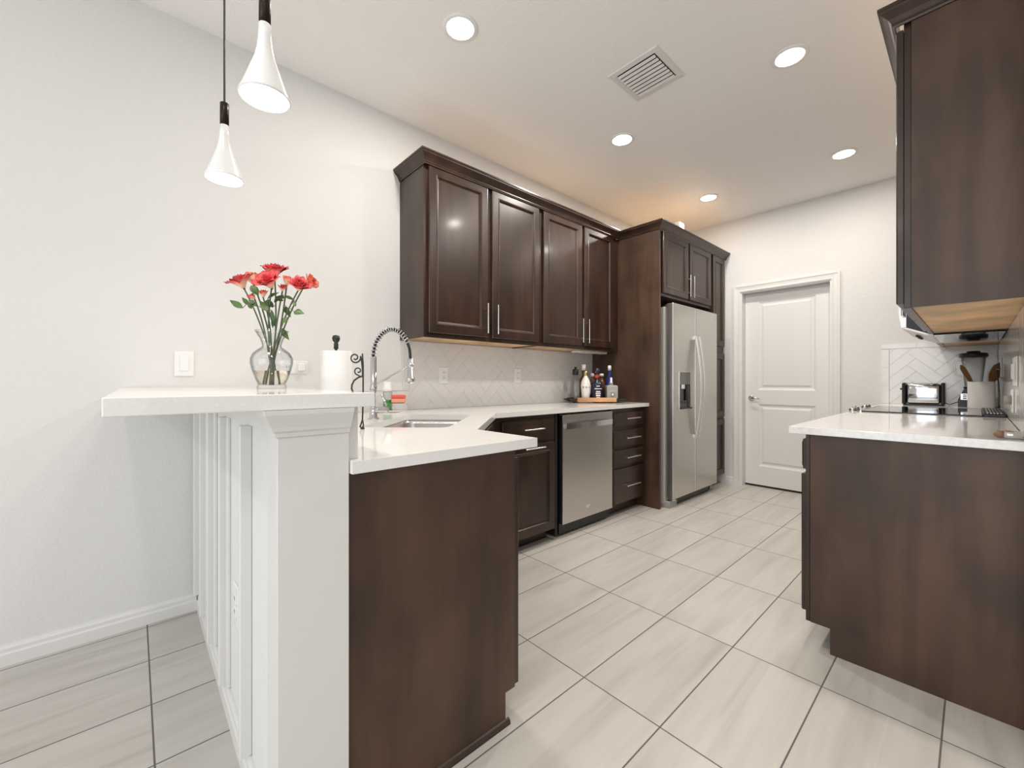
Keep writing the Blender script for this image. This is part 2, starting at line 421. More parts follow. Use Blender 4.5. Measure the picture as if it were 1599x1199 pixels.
# bar half wall with board and batten face
BY0, BY1 = -1.150, -1.008
b = MB(); b.box(0, BY0, 0, 1.519, BY1, 1.043); hw = struct('wall_bar', b, M_bar)
b = MB(); b.box(0, BY1, 0.914, 1.510, -0.980, 1.043); struct('trim_3', b, M_white)            # splash board above the counter
b = MB(); b.sweep([(0.015, BY0), (1.43, BY0)], BASE); struct('baseboard_bar', b, M_white)
b = MB(); b.box(0, BY0-0.010, 0.985, 1.44, BY0, 1.043, 0.002); struct('trim_4', b, M_white)   # frieze board
for i, x in enumerate((0.03, 0.27, 0.52, 0.82, 1.19)):
    b = MB(); b.box(x, BY0-0.030, 0.083, x+0.018, BY0, 0.985, 0.003)
    if x < 1: b.box(x-0.03, BY0-0.010, 0.083, x+0.05, BY0, 0.985, 0.002)
    struct('trim_%d' % (5+i), b, M_white)
b = MB(); b.box(1.44, BY0-0.012, 0, 1.5195, BY0, 0.99); b.box(1.519, BY0-0.012, 0, 1.529, BY1-0.001, 0.9828, 0.001); struct('trim_10', b, M_white)  # end post boards
CAP = [(0, 0), (0.004, 0), (0.006, 0.010), (0.012, 0.014), (0.014, 0.022), (0.022, 0.036), (0.030, 0.050), (0.031, 0.060), (0, 0.060)]
b = MB(); b.sweep([(1.44, BY0-0.012, 0.983), (1.529, BY0-0.012, 0.983), (1.529, BY1, 0.983)], CAP); struct('trim_11', b, M_white)

# bar top
b = MB(); b.box(0.001, -1.430, 1.0435, 1.553, -0.955, 1.077, 0.002, seg=2)
tag(obj('bar_top', b, M_quartz), 'raised white quartz bar top on the panelled half wall, vase on it', 'bar counter')

# ---------------------------------------------------------------- herringbone tile
def clip(poly, x0, y0, x1, y1):
    def cl(P, f, inter):
        out = []
        for i in range(len(P)):
            a, c = P[i-1], P[i]
            fa, fc = f(a), f(c)
            if fa != fc: out.append(inter(a, c))
            if fc: out.append(c)
        return out
    def ix(X): return lambda a, c: (X, a[1]+(c[1]-a[1])*(X-a[0])/(c[0]-a[0]))
    def iy(Y): return lambda a, c: (a[0]+(c[0]-a[0])*(Y-a[1])/(c[1]-a[1]), Y)
    P = poly
    for f, it in ((lambda p: p[0] >= x0, ix(x0)), (lambda p: p[0] <= x1, ix(x1)), (lambda p: p[1] >= y0, iy(y0)), (lambda p: p[1] <= y1, iy(y1))):
        if not P: return P
        P = cl(P, f, it)
    return P
def herring(u0, v0, u1, v1, W=0.076, L=0.228, g=0.003):
    """tiles (clipped polygons) of a 45 degree herringbone"""
    out = []; c = math.cos(PI/4); n = int(max(u1-u0, v1-v0)/W)+14; k = int(round(L/W))
    def rot(p): return (u0+(p[0]*c-p[1]*c), v0+(p[0]*c+p[1]*c))
    for i in range(-n, n):
        for j in range(-n, n):
            # lattice of a k:1 herringbone: horizontal brick at cells (i..i+k-1, j) when (i-j) mod 2k == 0, vertical when == k
            if (i-j) % (2*k) == 0: a0, b0, a1, b1 = i*W, j*W, (i+k)*W, (j+1)*W
            elif (i-j) % (2*k) == k: a0, b0, a1, b1 = i*W, (j+1-k)*W, (i+1)*W, (j+1)*W
            else: continue
            h = g/2
            P = [rot(p) for p in ((a0+h, b0+h), (a1-h, b0+h), (a1-h, b1-h), (a0+h, b1-h))]
            P = clip(P, u0, v0, u1, v1)
            if len(P) >= 3:
                ar = abs(sum(P[q-1][0]*P[q][1]-P[q][0]*P[q-1][1] for q in range(len(P))))/2
                if ar > 2e-5: out.append(P)
    return out
def tile_field(label, name, rects, borders, O, U, V, N, gm=None):
    O, U, V, N = map(Vector, (O, U, V, N))
    t = thing(name, label, 'backsplash', O)
    gb = MB(); tb = MB()
    def slab(mb, P, d0, d1):
        bot = [mb.bm.verts.new(O+U*p[0]+V*p[1]+N*d0) for p in P]; top = [mb.bm.verts.new(O+U*p[0]+V*p[1]+N*d1) for p in P]
        n = len(P)
        for i in range(n): mb.bm.faces.new((bot[i], bot[(i+1) % n], top[(i+1) % n], top[i]))
        mb.bm.faces.new(top); mb.bm.faces.new(bot[::-1])
    for (u0, v0, u1, v1) in rects:
        slab(gb, [(u0, v0), (u1, v0), (u1, v1), (u0, v1)], 0.0005, 0.0062)
        for P in herring(u0, v0, u1, v1): slab(tb, P, 0.0062, 0.0078)
    for (u0, v0, u1, v1, n, ax) in borders:
        slab(gb, [(u0, v0), (u1, v0), (u1, v1), (u0, v1)], 0.0005, 0.0062)
        for q in range(n):
            if ax == 'u': a, c = u0+(u1-u0)*q/n+0.001, u0+(u1-u0)*(q+1)/n-0.001; P = [(a, v0+0.001), (c, v0+0.001), (c, v1-0.001), (a, v1-0.001)]
            else: a, c = v0+(v1-v0)*q/n+0.001, v0+(v1-v0)*(q+1)/n-0.001; P = [(u0+0.001, a), (u1-0.001, a), (u1-0.001, c), (u0+0.001, c)]
            slab(tb, P, 0.0062, 0.0085)
    obj('grout', gb, gm or M_grout, t); obj('tiles', tb, M_tile, t)
    return t
tile_field('white herringbone tile backsplash on left wall, under four-door uppers', 'tile_backsplash', [(0.95, 0, 2.937, 0.456), (0, 0, 0.95, 0.125)],
           [(0.90, 0.1265, 0.949, 0.456, 2, 'v'), (0, 0.1265, 0.899, 0.160, 5, 'u')], (0, -0.978, 0.9145), (0, 1, 0), (0, 0, 1), (1, 0, 0), M_grout2)
tile_field('white herringbone tile backsplash on far wall behind the toaster', 'tile_backsplash', [(0.052, 0, 0.65, 0.46)],
           [(0, 0, 0.05, 0.46, 3, 'v'), (0, 0.4615, 0.65, 0.505, 3, 'u')], (1.995, YF, 0.9145), (1, 0, 0), (0, 0, 1), (0, -1, 0))
tile_field('white glossy tile backsplash on right wall, at photo right edge', 'tile_backsplash', [(0.0, 0, 2.63, 0.457)],
           [], (XR, YF-0.01, 0.9145), (0, -1, 0), (0, 0, 1), (-1, 0, 0))

# ---------------------------------------------------------------- cabinet pieces
DOORP = [(0, 0), (0, 0.016), (0.003, 0.0195), (0.006, 0.020), (0.050, 0.020), (0.054, 0.0225), (0.059, 0.0215), (0.064, 0.013), (0.072, 0.010)]
DRAWP = [(0, 0), (0, 0.012), (0.004, 0.015), (0.010, 0.0155), (0.014, 0.020)]
FX = dict(U=(0, 1, 0), V=(0, 0, 1), N=(1, 0, 0))      # faces +X
FXm = dict(U=(0, 1, 0), V=(0, 0, 1), N=(-1, 0, 0))    # faces -X
FY = dict(U=(1, 0, 0), V=(0, 0, 1), N=(0, 1, 0))
def front(name, parent, O, w_, h_, F, prof=DOORP, mat_=None):
    b = MB(); b.rings(w_, h_, prof, O, F['U'], F['V'], F['N'])
    return obj(name, b, mat_ or M_wood, parent)
def pull(parent, c, along, out, L=0.13, r=0.0052, st=0.032):
    c, a, o = Vector(c), Vector(along), Vector(out); b = MB()
    b.cyl(c+o*st-a*L/2, c+o*st+a*L/2, r, 10)
    for s in (-1, 1): b.cyl(c+a*s*L*0.32, c+a*s*L*0.32+o*st, 0.0042, 8)
    return obj('handle', b, M_nickel, parent)

ZUB, ZUT = 1.372, 2.430
CROWN = [(0, 0), (0.005, 0), (0.007, 0.008), (0.011, 0.010), (0.011, 0.016), (0.020, 0.030), (0.034, 0.044), (0.041, 0.050), (0.042, 0.058), (0.047, 0.060), (0.047, 0.070), (0, 0.070)]
UF = 0.302     # upper frame plane
def upper_left(y0, y1, ya, yb, yc, yd, label):
    t = thing('upper_cabinet', label, 'cabinet', (0.15, (y0+y1)/2, ZUB), group='upper cabinets on the left wall')
    b = MB(); zb_ = ZUB+0.012
    b.box(0.001, y0, zb_, 0.284, y1, ZUT-0.006); b.box(0.284, y0, ZUB, UF, y1, ZUT-0.006, 0.001)
    b.box(0.001, y0, ZUB, 0.284, y0+0.012, zb_)
    b.box(0.001, y1-0.012, ZUB, 0.284, y1, zb_)
    obj('body', b, M_wood, t)
    b = MB(); b.box(0.001, y0+0.012, ZUB+0.006, 0.284, y1-0.012, ZUB+0.012); obj('bottom_panel', b, M_maple, t, label='light maple underside panel')
    b = MB(); b.box(0.001, y0, ZUT-0.006, UF, y1, ZUT); obj('top_panel', b, M_maple, t)
    for a, c, hy in ((ya, yb, yb-0.024), (yc, yd, yc+0.024)):
        d = front('door', t, (UF+0.001, a, ZUB+0.028), c-a, 1.018, FX)
        pull(d, (UF+0.021, hy, ZUB+0.152), (0, 0, 1), (1, 0, 0), 0.20)
    return t
upper_left(-0.095, 0.908, -0.067, 0.389, 0.429, 0.887, 'dark two-door wall cabinet above the sink corner, left one of the pair')
upper_left(0.910, 1.955, 0.936, 1.403, 1.435, 1.860, 'dark two-door wall cabinet next to the tall fridge panel, right of the pair')
b = MB(); b.sweep([(0.001, -0.0955, 2.4095), (UF+0.022, -0.0955, 2.4095), (UF+0.022, 1.9575, 2.4095), (0.722, 1.9575, 2.4095), (0.722, 3.364, 2.4095)], CROWN)
tag(obj('crown_moulding', b, M_wood), 'long dark crown moulding along left wall cabinets and around fridge cabinets', 'moulding')
b = MB(); b.box(0.12, 1.50, ZUB-0.014, 0.20, 1.93, ZUB+0.004, 0.003); tag(obj('under_cabinet_light', b, M_plate), 'slim white light bar under cabinet by tall panel', 'light')

# tall panel, cabinet over the fridge, pantry
b = MB(); b.box(0.001, 1.958, 0.0, 0.715, 1.982, ZUT, 0.001)
tag(obj('fridge_side_panel', b, M_panel), 'tall dark wood panel left of the refrigerator', 'panel')
t = thing('over_fridge_cabinet', 'dark two-door cabinet above the steel refrigerator', 'cabinet', (0.35, 2.5, 1.84))
b = MB(); b.box(0.001, 1.984, 1.850, 0.70, 3.028, ZUT-0.006); obj('body', b, M_wood, t)
b = MB(); b.box(0.001, 1.984, ZUT-0.006, 0.70, 3.028, ZUT); obj('top_panel', b, M_maple, t)
for a, c, hy in ((2.020, 2.496, 2.47), (2.522, 2.998, 2.548)):
    d = front('door', t, (0.701, a, 1.875), c-a, 0.537, FX); pull(d, (0.721, hy, 1.995), (0, 0, 1), (1, 0, 0), 0.20)
t = thing('pantry_cabinet', 'tall narrow dark pantry cabinet between refrigerator and door wall', 'cabinet', (0.35, 3.2, 0))
b = MB(); b.box(0.001, 3.030, 0.10, 0.70, 3.362, ZUT-0.006); b.box(0.001, 3.030, 0.0, 0.63, 3.362, 0.10); obj('body', b, M_wood, t)
b = MB(); b.box(0.001, 3.030, ZUT-0.006, 0.70, 3.362, ZUT); obj('top_panel', b, M_maple, t)
for z0, z1 in ((0.11, 0.700), (0.722, 1.398), (1.475, 2.412)): front('door', t, (0.701, 3.052, z0), 0.290, z1-z0, FX)
b = MB(); b.box(0.61, 2.440, ZUT+0.001, 0.66, 2.535, 2.618, 0.006); tag(obj('hub', b, M_plate), 'small white box standing on top of the fridge cabinet', 'box')

# base cabinets, left run
BF = 0.575
t = thing('base_cabinet', 'dark base cabinet with one drawer over one door, left of dishwasher', 'cabinet', (0.29, 0.5, 0))
b = MB(); b.box(0.012, 0.212, 0.10, BF, 0.772, 0.882); b.box(0.012, 0.212, 0.0, 0.50, 0.772, 0.10); obj('body', b, M_wood, t)
d = front('drawer', t, (BF+0.001, 0.285, 0.714), 0.473, 0.137, FX, DRAWP); pull(d, (BF+0.021, 0.53, 0.792), (0, 1, 0), (1, 0, 0), 0.18)
d = front('door', t, (BF+0.001, 0.285, 0.092), 0.473, 0.600, FX); pull(d, (BF+0.021, 0.54, 0.668), (0, 1, 0), (1, 0, 0), 0.18)
t = thing('drawer_cabinet', 'dark four-drawer base cabinet between dishwasher and tall panel', 'cabinet', (0.29, 1.7, 0))
b = MB(); b.box(0.012, 1.444, 0.10, BF, 1.955, 0.882); b.box(0.012, 1.444, 0.0, 0.50, 1.955, 0.10); obj('body', b, M_wood, t)
for z0, z1, zh in ((0.723, 0.848, 0.797), (0.556, 0.697, 0.636), (0.408, 0.538, 0.476), (0.105, 0.385, 0.245)):
    d = front('drawer', t, (BF+0.001, 1.460, z0), 0.465, z1-z0, FX, DRAWP); pull(d, (BF+0.021, 1.705, zh), (0, 1, 0), (1, 0, 0), 0.20)

# dishwasher
t = thing('dishwasher', 'stainless steel dishwasher with curved bar handle', 'dishwasher', (0.3, 1.13, 0))
b = MB(); b.box(0.02, 0.840, 0.02, 0.560, 1.438, 0.878); b.box(0.02, 0.85, 0.0, 0.50, 1.43, 0.02); obj('body', b, M_black, t)
b = MB(); b.box(0.562, 0.838, 0.095, 0.596, 1.440, 0.866, 0.004, seg=2); dd = obj('door', b, M_steel, t)
hp = []
for k in range(13):
    u = k/12; hp.append((0.612+0.024*math.sin(PI*u), 0.862+0.556*u, 0.786))
b = MB()
for (x, y, z), (x2, y2, z2) in zip(hp, hp[1:]):
    vs = [b.bm.verts.new(p) for p in ((x, y, z-0.020), (x2, y2, z-0.020), (x2, y2, z+0.020), (x, y, z+0.020), (x-0.012, y, z-0.020), (x2-0.012, y2, z-0.020), (x2-0.012, y2, z+0.020), (x-0.012, y, z+0.020))]
    for q in ((0, 1, 2, 3), (3, 2, 6, 7), (1, 0, 4, 5), (5, 4, 7, 6)): f = b.bm.faces.new([vs[i] for i in q])
bmesh.ops.remove_doubles(b.bm, verts=b.bm.verts, dist=1e-5)
for yy in (0.862, 1.400): b.box(0.597, yy, 0.768, 0.612, yy+0.018, 0.804)
obj('handle', b, M_steel2, dd)
b = MB(); b.box(0.5962, 0.880, 0.825, 0.5968, 0.945, 0.829); obj('badge', b, M_grey, dd)
b = MB()
b.tube([(0.597, 1.12+0.017*math.cos(a), 0.172+0.008*math.sin(a)) for a in [x*0.3 for x in range(0, 16)]], 0.0012, 6)
b.box(0.5962, 1.108, 0.165, 0.5968, 1.134, 0.171); b.box(0.5962, 1.140, 0.172, 0.5968, 1.147, 0.184)
obj('logo_mark', b, M_plate, dd)
b = MB(); b.box(0.03, 0.776, 0.03, 0.579, 0.800, 0.878); b.box(0.03, 0.800, 0.03, 0.48, 0.835, 0.878)
tag(obj('filler_strip', b, M_dark), 'dark gap filler strip between base cabinet and dishwasher', 'filler')

# corner sink base and peninsula cabinet
t = thing('corner_sink_cabinet', 'dark angled corner cabinet under the sink, mostly hidden', 'cabinet', (0.6, -0.3, 0))
b = MB(); b.prism([(BF-0.02, 0.208), (BF, 0.208), (1.232, -0.449), (1.232, -0.475)], 0.10, 0.882)
b.prism([(0.515, 0.208), (0.53, 0.208), (1.232, -0.494), (1.232, -0.51)], 0.0, 0.10)
obj('body', b, M_wood, t)
u = Vector((1, -1, 0)).normalized(); nn = Vector((1, 1, 0)).normalized(); O = Vector((BF, 0.208, 0.11))+u*0.04+nn*0.001
b = MB(); b.rings(0.84, 0.745, DOORP, O, u, (0, 0, 1), nn); obj('door', b, M_wood, t)
t = thing('peninsula_cabinet', 'dark peninsula end cabinet beside the white half wall', 'cabinet', (1.38, -0.72, 0))
b = MB(); b.box(1.236, -0.976, 0.10, 1.500, -0.459, 0.882); b.box(1.236, -0.976, 0.0, 1.500, -0.505, 0.10); obj('body', b, M_wood, t)
b = MB(); b.prism([(-1.0065, 0.0), (-0.503, 0.0), (-0.503, 0.102), (-0.462, 0.102), (-0.462, 0.882), (-1.0065, 0.882)], 1.501, 1.5185, 'x'); obj('end_panel', b, M_panel, t)
front('door', t, (1.25, -0.457, 0.105), 0.262, 0.745, FY)
b = MB(); b.prism([(0, 0), (0.010, 0), (0.009, 0.008), (0.005, 0.016), (0, 0.019)], -1.005, -0.490, 'y'); bmesh.ops.translate(b.bm, verts=b.bm.verts, vec=(1.5187, 0, 0)); obj('shoe_moulding', b, M_wood, t)

# counter with corner sink cutout
SC = Vector((0.722, -0.336, 0)); E1 = Vector((-0.7071, 0.7071, 0)); E2 = Vector((0.7071, 0.7071, 0))
def rrect(a, c, r, n=6):
    P = []
    for sx, sy, a0 in ((1, 1, 0), (-1, 1, PI/2), (-1, -1, PI), (1, -1, 3*PI/2)):
        for k in range(n+1):
            q = a0+PI/2*k/n; P.append((sx*(a-r)+r*math.cos(q), sy*(c-r)+r*math.sin(q)))
    return P
def sk(p): v = SC+E1*p[0]+E2*p[1]; return (v.x, v.y)
b = MB()
b.poly_hole([(0.009, -0.9795), (1.511, -0.9795), (1.511, -1.0068), (1.545, -1.0068), (1.545, -0.384), (1.214, -0.384), (0.625, 0.205), (0.620, 1.9565), (0.009, 1.9565)],
            [sk(p) for p in rrect(0.33, 0.185, 0.05)], 0.884, 0.914)
tag(obj('countertop', b, M_quartz), 'white quartz L-shaped countertop around the corner sink', 'countertop')
t = thing('sink', 'undermount stainless corner sink set at an angle', 'sink', (SC.x, SC.y, 0.68))
b = MB(); R = []
for a, c, r, z in ((0.35, 0.205, 0.06, 0.8835), (0.332, 0.187, 0.05, 0.8835), (0.330, 0.185, 0.05, 0.86), (0.322, 0.177, 0.055, 0.70), (0.30, 0.155, 0.06, 0.685), (0.05, 0.03, 0.02, 0.680)):
    R.append([b.bm.verts.new((*sk(p), z)) for p in rrect(a, c, r)])
for p, q in zip(R, R[1:]):
    n = len(p)
    for k in range(n): f = b.bm.faces.new((p[k], p[(k+1) % n], q[(k+1) % n], q[k])); f.smooth = True
b.bm.faces.new(R[-1]); obj('basin', b, M_steel2, t, recalc=False)
b = MB(); b.lathe([(0, 0), (0.03, 0), (0.034, 0.003), (0.04, 0.004), (0.04, 0), (0, -0.001)], (SC.x, SC.y, 0.681)); obj('drain', b, M_chrome, t)

# ---------------------------------------------------------------- faucet
F0 = camrel(583, 654, 2.10); F0.z = 0.914
e = Vector((math.cos(YAW), math.sin(YAW), 0)); back = Vector((-math.sin(YAW), math.cos(YAW), 0))
t = thing('faucet', 'tall chrome spring pull-down faucet behind the corner sink', 'faucet', F0)
Z = Vector((0, 0, 1))
b = MB(); b.lathe([(0, 0), (0.027, 0), (0.027, 0.006), (0.019, 0.010), (0.018, 0.055), (0.015, 0.062), (0.0105, 0.066), (0.0105, 0.13), (0.0135, 0.132), (0.0135, 0.136), (0.018, 0.14), (0.018, 0.165), (0.0155, 0.168), (0.0155, 0.31), (0.013, 0.312), (0, 0.312)], F0, 20); obj('body', b, M_chrome, t)
b = MB(); p = F0+Z*0.045; b.cyl(p+e*0.015, p+e*0.075, 0.016, 14); b.tube([p+e*0.066+Z*0.01, p+e*0.064+Z*0.03, p+e*0.044+Z*0.08-back*0.01], [0.006, 0.0055, 0.005], 8); obj('lever', b, M_chrome, t)
arch = []
for k in range(41):
    a = PI*k/40
    arch.append(F0+Z*(0.31+0.141*math.sin(a))+e*(0.0925*(1-math.cos(a))))
arch = [F0+Z*0.31]+arch
tail = [arch[-1]-Z*0.03*k for k in range(1, 3)]
b = MB(); b.tube(arch+tail, 0.0072, 10); obj('hose', b, M_black, t, label='black rubber hose')
coil = []; nT = 21; path = arch[:36]; N_ = nT*10
for k in range(N_+1):
    s_ = k/N_*(len(path)-1); i = min(int(s_), len(path)-2); q = path[i].lerp(path[i+1], s_-i)
    tg = (path[i+1]-path[i]).normalized() if (path[i+1]-path[i]).length > 1e-6 else Z
    sd = back; up_ = tg.cross(sd).normalized()
    a = 2*PI*k/10; coil.append(q+(sd*math.cos(a)+up_*math.sin(a))*0.0125)
b = MB(); b.tube(coil, 0.0030, 6); obj('spring', b, M_chrome, t)
S0 = F0+e*0.185
b = MB(); b.lathe([(0, 0), (0.019, 0), (0.023, 0.010), (0.022, 0.026), (0.0155, 0.032), (0.0150, 0.12), (0.011, 0.124), (0, 0.124)], S0+Z*0.18, 20); obj('spray_head', b, M_chrome, t)
b = MB(); b.cyl(F0+Z*0.165, S0+Z*0.270, 0.005, 10); b.lathe([(0.0135, 0), (0.018, 0), (0.018, 0.016), (0.0135, 0.016)], S0+Z*0.262, 20); obj('support_arm', b, M_chrome, t)

# ---------------------------------------------------------------- paper towel and scroll holder
PT = Vector((0.775, -0.775, 0.914))
HD = 1.66
t = thing('paper_towel_holder', 'black wrought iron holder with scrolls for paper towel', 'holder', (PT.x, PT.y, 0.914))
b = MB(); b.tube([(PT.x+0.075*math.cos(a), PT.y+0.075*math.sin(a), 0.919) for a in [2*PI*k/28 for k in range(28)]], 0.004, 6, closed=True)
b.cyl((PT.x-0.075, PT.y, 0.919), (PT.x+0.075, PT.y, 0.919), 0.004, 8); b.cyl((PT.x, PT.y, 0.916), (PT.x, PT.y, 1.25), 0.005, 10)
obj('base', b, M_iron, t)
b = MB(); b.lathe([(0, 0), (0.009, 0), (0.009, 0.022), (0.007, 0.026), (0.0135, 0.034), (0.0155, 0.044), (0.012, 0.055), (0, 0.058)], (PT.x, PT.y, 1.236), 14); obj('finial', b, M_iron, t)
def spiral(cx, cy, r0, r1, a0, a1, n=28): return [camrel(cx+(r0+(r1-r0)*k/n)*math.cos(a0+(a1-a0)*k/n), cy-(r0+(r1-r0)*k/n)*math.sin(a0+(a1-a0)*k/n), HD) for k in range(n+1)]
b = MB()
b.tube(spiral(554.5, 558.5, 2.0, 9.0, -2.5, 6.6-2*PI*0+0.0, 30)+[camrel(x, y, HD) for x, y in ((564.5, 562), (566, 575), (566.5, 588))], 0.0031, 6)
b.tube(spiral(559.5, 579, 1.8, 6.6, -2.0, 4.6, 26)+[camrel(x, y, HD) for x, y in ((563, 588), (567, 586))], 0.0028, 6)
b.tube([camrel(x, y, HD) for x, y in ((567, 587), (560, 589), (553, 594), (549.5, 601), (549, 607), (552, 613))], 0.0035, 6)
b.tube([camrel(x, y, HD) for x, y in ((566, 552), (567, 570), (567, 590), (567, 620), (566.5, 640), (566, 655), (563.5, 663), (562, 667))], 0.0032, 6)
b.tube([camrel(x, y, HD) for x, y in ((566.3, 655), (567.5, 664), (566, 669.5))], 0.003, 6)
obj('scroll_bracket', b, M_iron, t)
b = MB(); b.lathe([(0, -0.008), (0.006, -0.006), (0.0085, 0), (0.006, 0.006), (0, 0.008)], camrel(566, 669.5, HD)+Vector((0, 0, 0.002)), 12); obj('ball_foot', b, M_iron, t)
b = MB(); b.lathe([(0.02, 0.007), (0.060, 0.007), (0.0615, 0.010), (0.0615, 0.309), (0.060, 0.312), (0.02, 0.312), (0.02, 0.007)], PT, 40)
tag(obj('paper_towel_roll', b, M_paper), 'white paper towel roll standing behind the bar top', 'paper towel')

# ---------------------------------------------------------------- soap things by the sink
SP = Vector((0.120, -0.200, 0.914))
b = MB(); b.lathe([(0, 0), (0.05, 0), (0.062, 0.010), (0.060, 0.012), (0.048, 0.004), (0, 0.004)], SP+Vector((0.0, -0.01, 0)), 28, sx=1.0, sy=0.9)
tag(obj('soap_dish', b, M_cer), 'small white oval dish under the soap dispenser', 'dish')
t = thing('soap_dispenser', 'clear soap dispenser with green soap and white cap', 'soap dispenser', SP+Vector((-0.02, -0.02, 0.005)))
q = SP+Vector((-0.025, -0.025, 0.0055))
b = MB(); b.lathe([(0, 0), (0.026, 0), (0.028, 0.004), (0.028, 0.115), (0.026, 0.12), (0.024, 0.115), (0.0245, 0.006), (0, 0.004)], q, 24); obj('jar', b, M_glass, t)
b = MB(); b.lathe([(0, 0), (0.0235, 0), (0.0235, 0.062), (0, 0.062)], q+Vector((0, 0, 0.007)), 24); obj('soap', b, mat('green_soap', (0.03, 0.42, 0.02), 0.15), t, label='green liquid soap')
b = MB(); b.lathe([(0, 0), (0.031, 0), (0.032, 0.012), (0.030, 0.022), (0.026, 0.024), (0.026, 0.058), (0.024, 0.060), (0, 0.060)], q+Vector((0, 0, 0.121)), 24); obj('cap', b, M_plate, t, label='white screw cap')
b = MB(); cc = q+Vector((0.0, 0, 0.05)); b.tube([cc+e*0.028-back*0.01, cc+e*0.045-back*0.012, cc+e*0.105-back*0.005], 0.002, 6); b.tube([cc+e*0.03-back*0.01, cc+e*0.03-back*0.01+Z*0.03], 0.002, 6); b.tube([cc+e*0.045-back*0.02, cc+e*0.045+back*0.02], 0.002, 6); b.tube([cc+e*0.09-back*0.02, cc+e*0.09+back*0.02], 0.002, 6); obj('wire_shelf', b, M_iron, t)
t = thing('sponge', 'red and orange dish sponge on the soap dispenser', 'sponge', cc+e*0.07+Z*0.003)
MS = Matrix.Translation(cc+e*0.068+Z*0.003) @ Matrix.Rotation(YAW, 4, 'Z')
b = MB(); b.box(-0.040, -0.024, 0.0, 0.040, 0.024, 0.024, 0.004, MS); obj('foam', b, mat('orange_foam', (0.85, 0.36, 0.22), 0.9), t, label='pale orange foam')
b = MB(); b.box(-0.040, -0.024, 0.0245, 0.040, 0.024, 0.047, 0.006, MS); obj('scrub_pad', b, mat('red_pad', (0.80, 0.12, 0.10), 0.9), t, label='red scouring side')

# ---------------------------------------------------------------- vase of roses
VD = 1.516; VC = camrel(424.5, 606.9, VD); VC.z = 1.0775
t = thing('vase', 'clear glass vase holding cut roses on the bar top', 'vase', VC)
b = MB()
outp = [(0, 0), (0.046, 0), (0.048, 0.004), (0.046, 0.010), (0.044, 0.016), (0.052, 0.034), (0.0625, 0.066), (0.0685, 0.092), (0.068, 0.110), (0.060, 0.128), (0.044, 0.142), (0.032, 0.150), (0.031, 0.158), (0.037, 0.178), (0.055, 0.209)]
inp = [(0.053, 0.2085), (0.035, 0.178), (0.029, 0.158), (0.030, 0.150), (0.042, 0.140), (0.058, 0.126), (0.0655, 0.110), (0.066, 0.092), (0.060, 0.066), (0.0495, 0.034), (0.040, 0.014), (0, 0.012)]
b.lathe(outp+inp, VC, 40); obj('glass', b, M_glass, t)
b = MB(); b.lathe([(0, 0.013), (0.0393, 0.015), (0.0488, 0.034), (0.0588, 0.064), (0, 0.064)], VC, 40); obj('water', b, M_water, t, label='pale tan water')

def petal_mat():
    m = mat('rose_petal', (0.8, 0.1, 0.1), 0.5); n, l, b_ = nodes(m)
    at = n.new('ShaderNodeAttribute'); at.attribute_name = 'pv'
    r = ramp(m, at.outputs['Fac'], [(0.0, (0.88, 0.66, 0.46)), (0.42, (0.86, 0.42, 0.33)), (0.70, (0.76, 0.10, 0.085)), (0.93, (0.66, 0.04, 0.05)), (1.0, (0.25, 0.02, 0.03))])
    l.new(r.outputs[0], b_.inputs['Base Color']); b_.inputs['Subsurface Weight'].default_value = 0.0
    return m
def petal_mat2():
    m = mat('peach_petal', (0.8, 0.1, 0.1), 0.5); n, l, b_ = nodes(m)
    at = n.new('ShaderNodeAttribute'); at.attribute_name = 'pv'
    r = ramp(m, at.outputs['Fac'], [(0.0, (0.92, 0.72, 0.52)), (0.55, (0.90, 0.48, 0.36)), (0.85, (0.86, 0.24, 0.12)), (1.0, (0.55, 0.04, 0.03))])
    l.new(r.outputs[0], b_.inputs['Base Color']); return m
M_pet = petal_mat(); M_pet2 = petal_mat2()
M_stem = mat('rose_stem', (0.055, 0.075, 0.03), 0.6)
def leaf_mat():
    m = mat('rose_leaf', (0.08, 0.18, 0.03), 0.45); n, l, b_ = nodes(m); mp = mapping(m, (1, 1, 1)); tt = noise(m, mp, 40, 2)
    r = ramp(m, tt.outputs[0], [(0.3, (0.035, 0.085, 0.018)), (0.7, (0.085, 0.15, 0.032))]); l.new(r.outputs[0], b_.inputs['Base Color']); return m
M_leaf = leaf_mat()
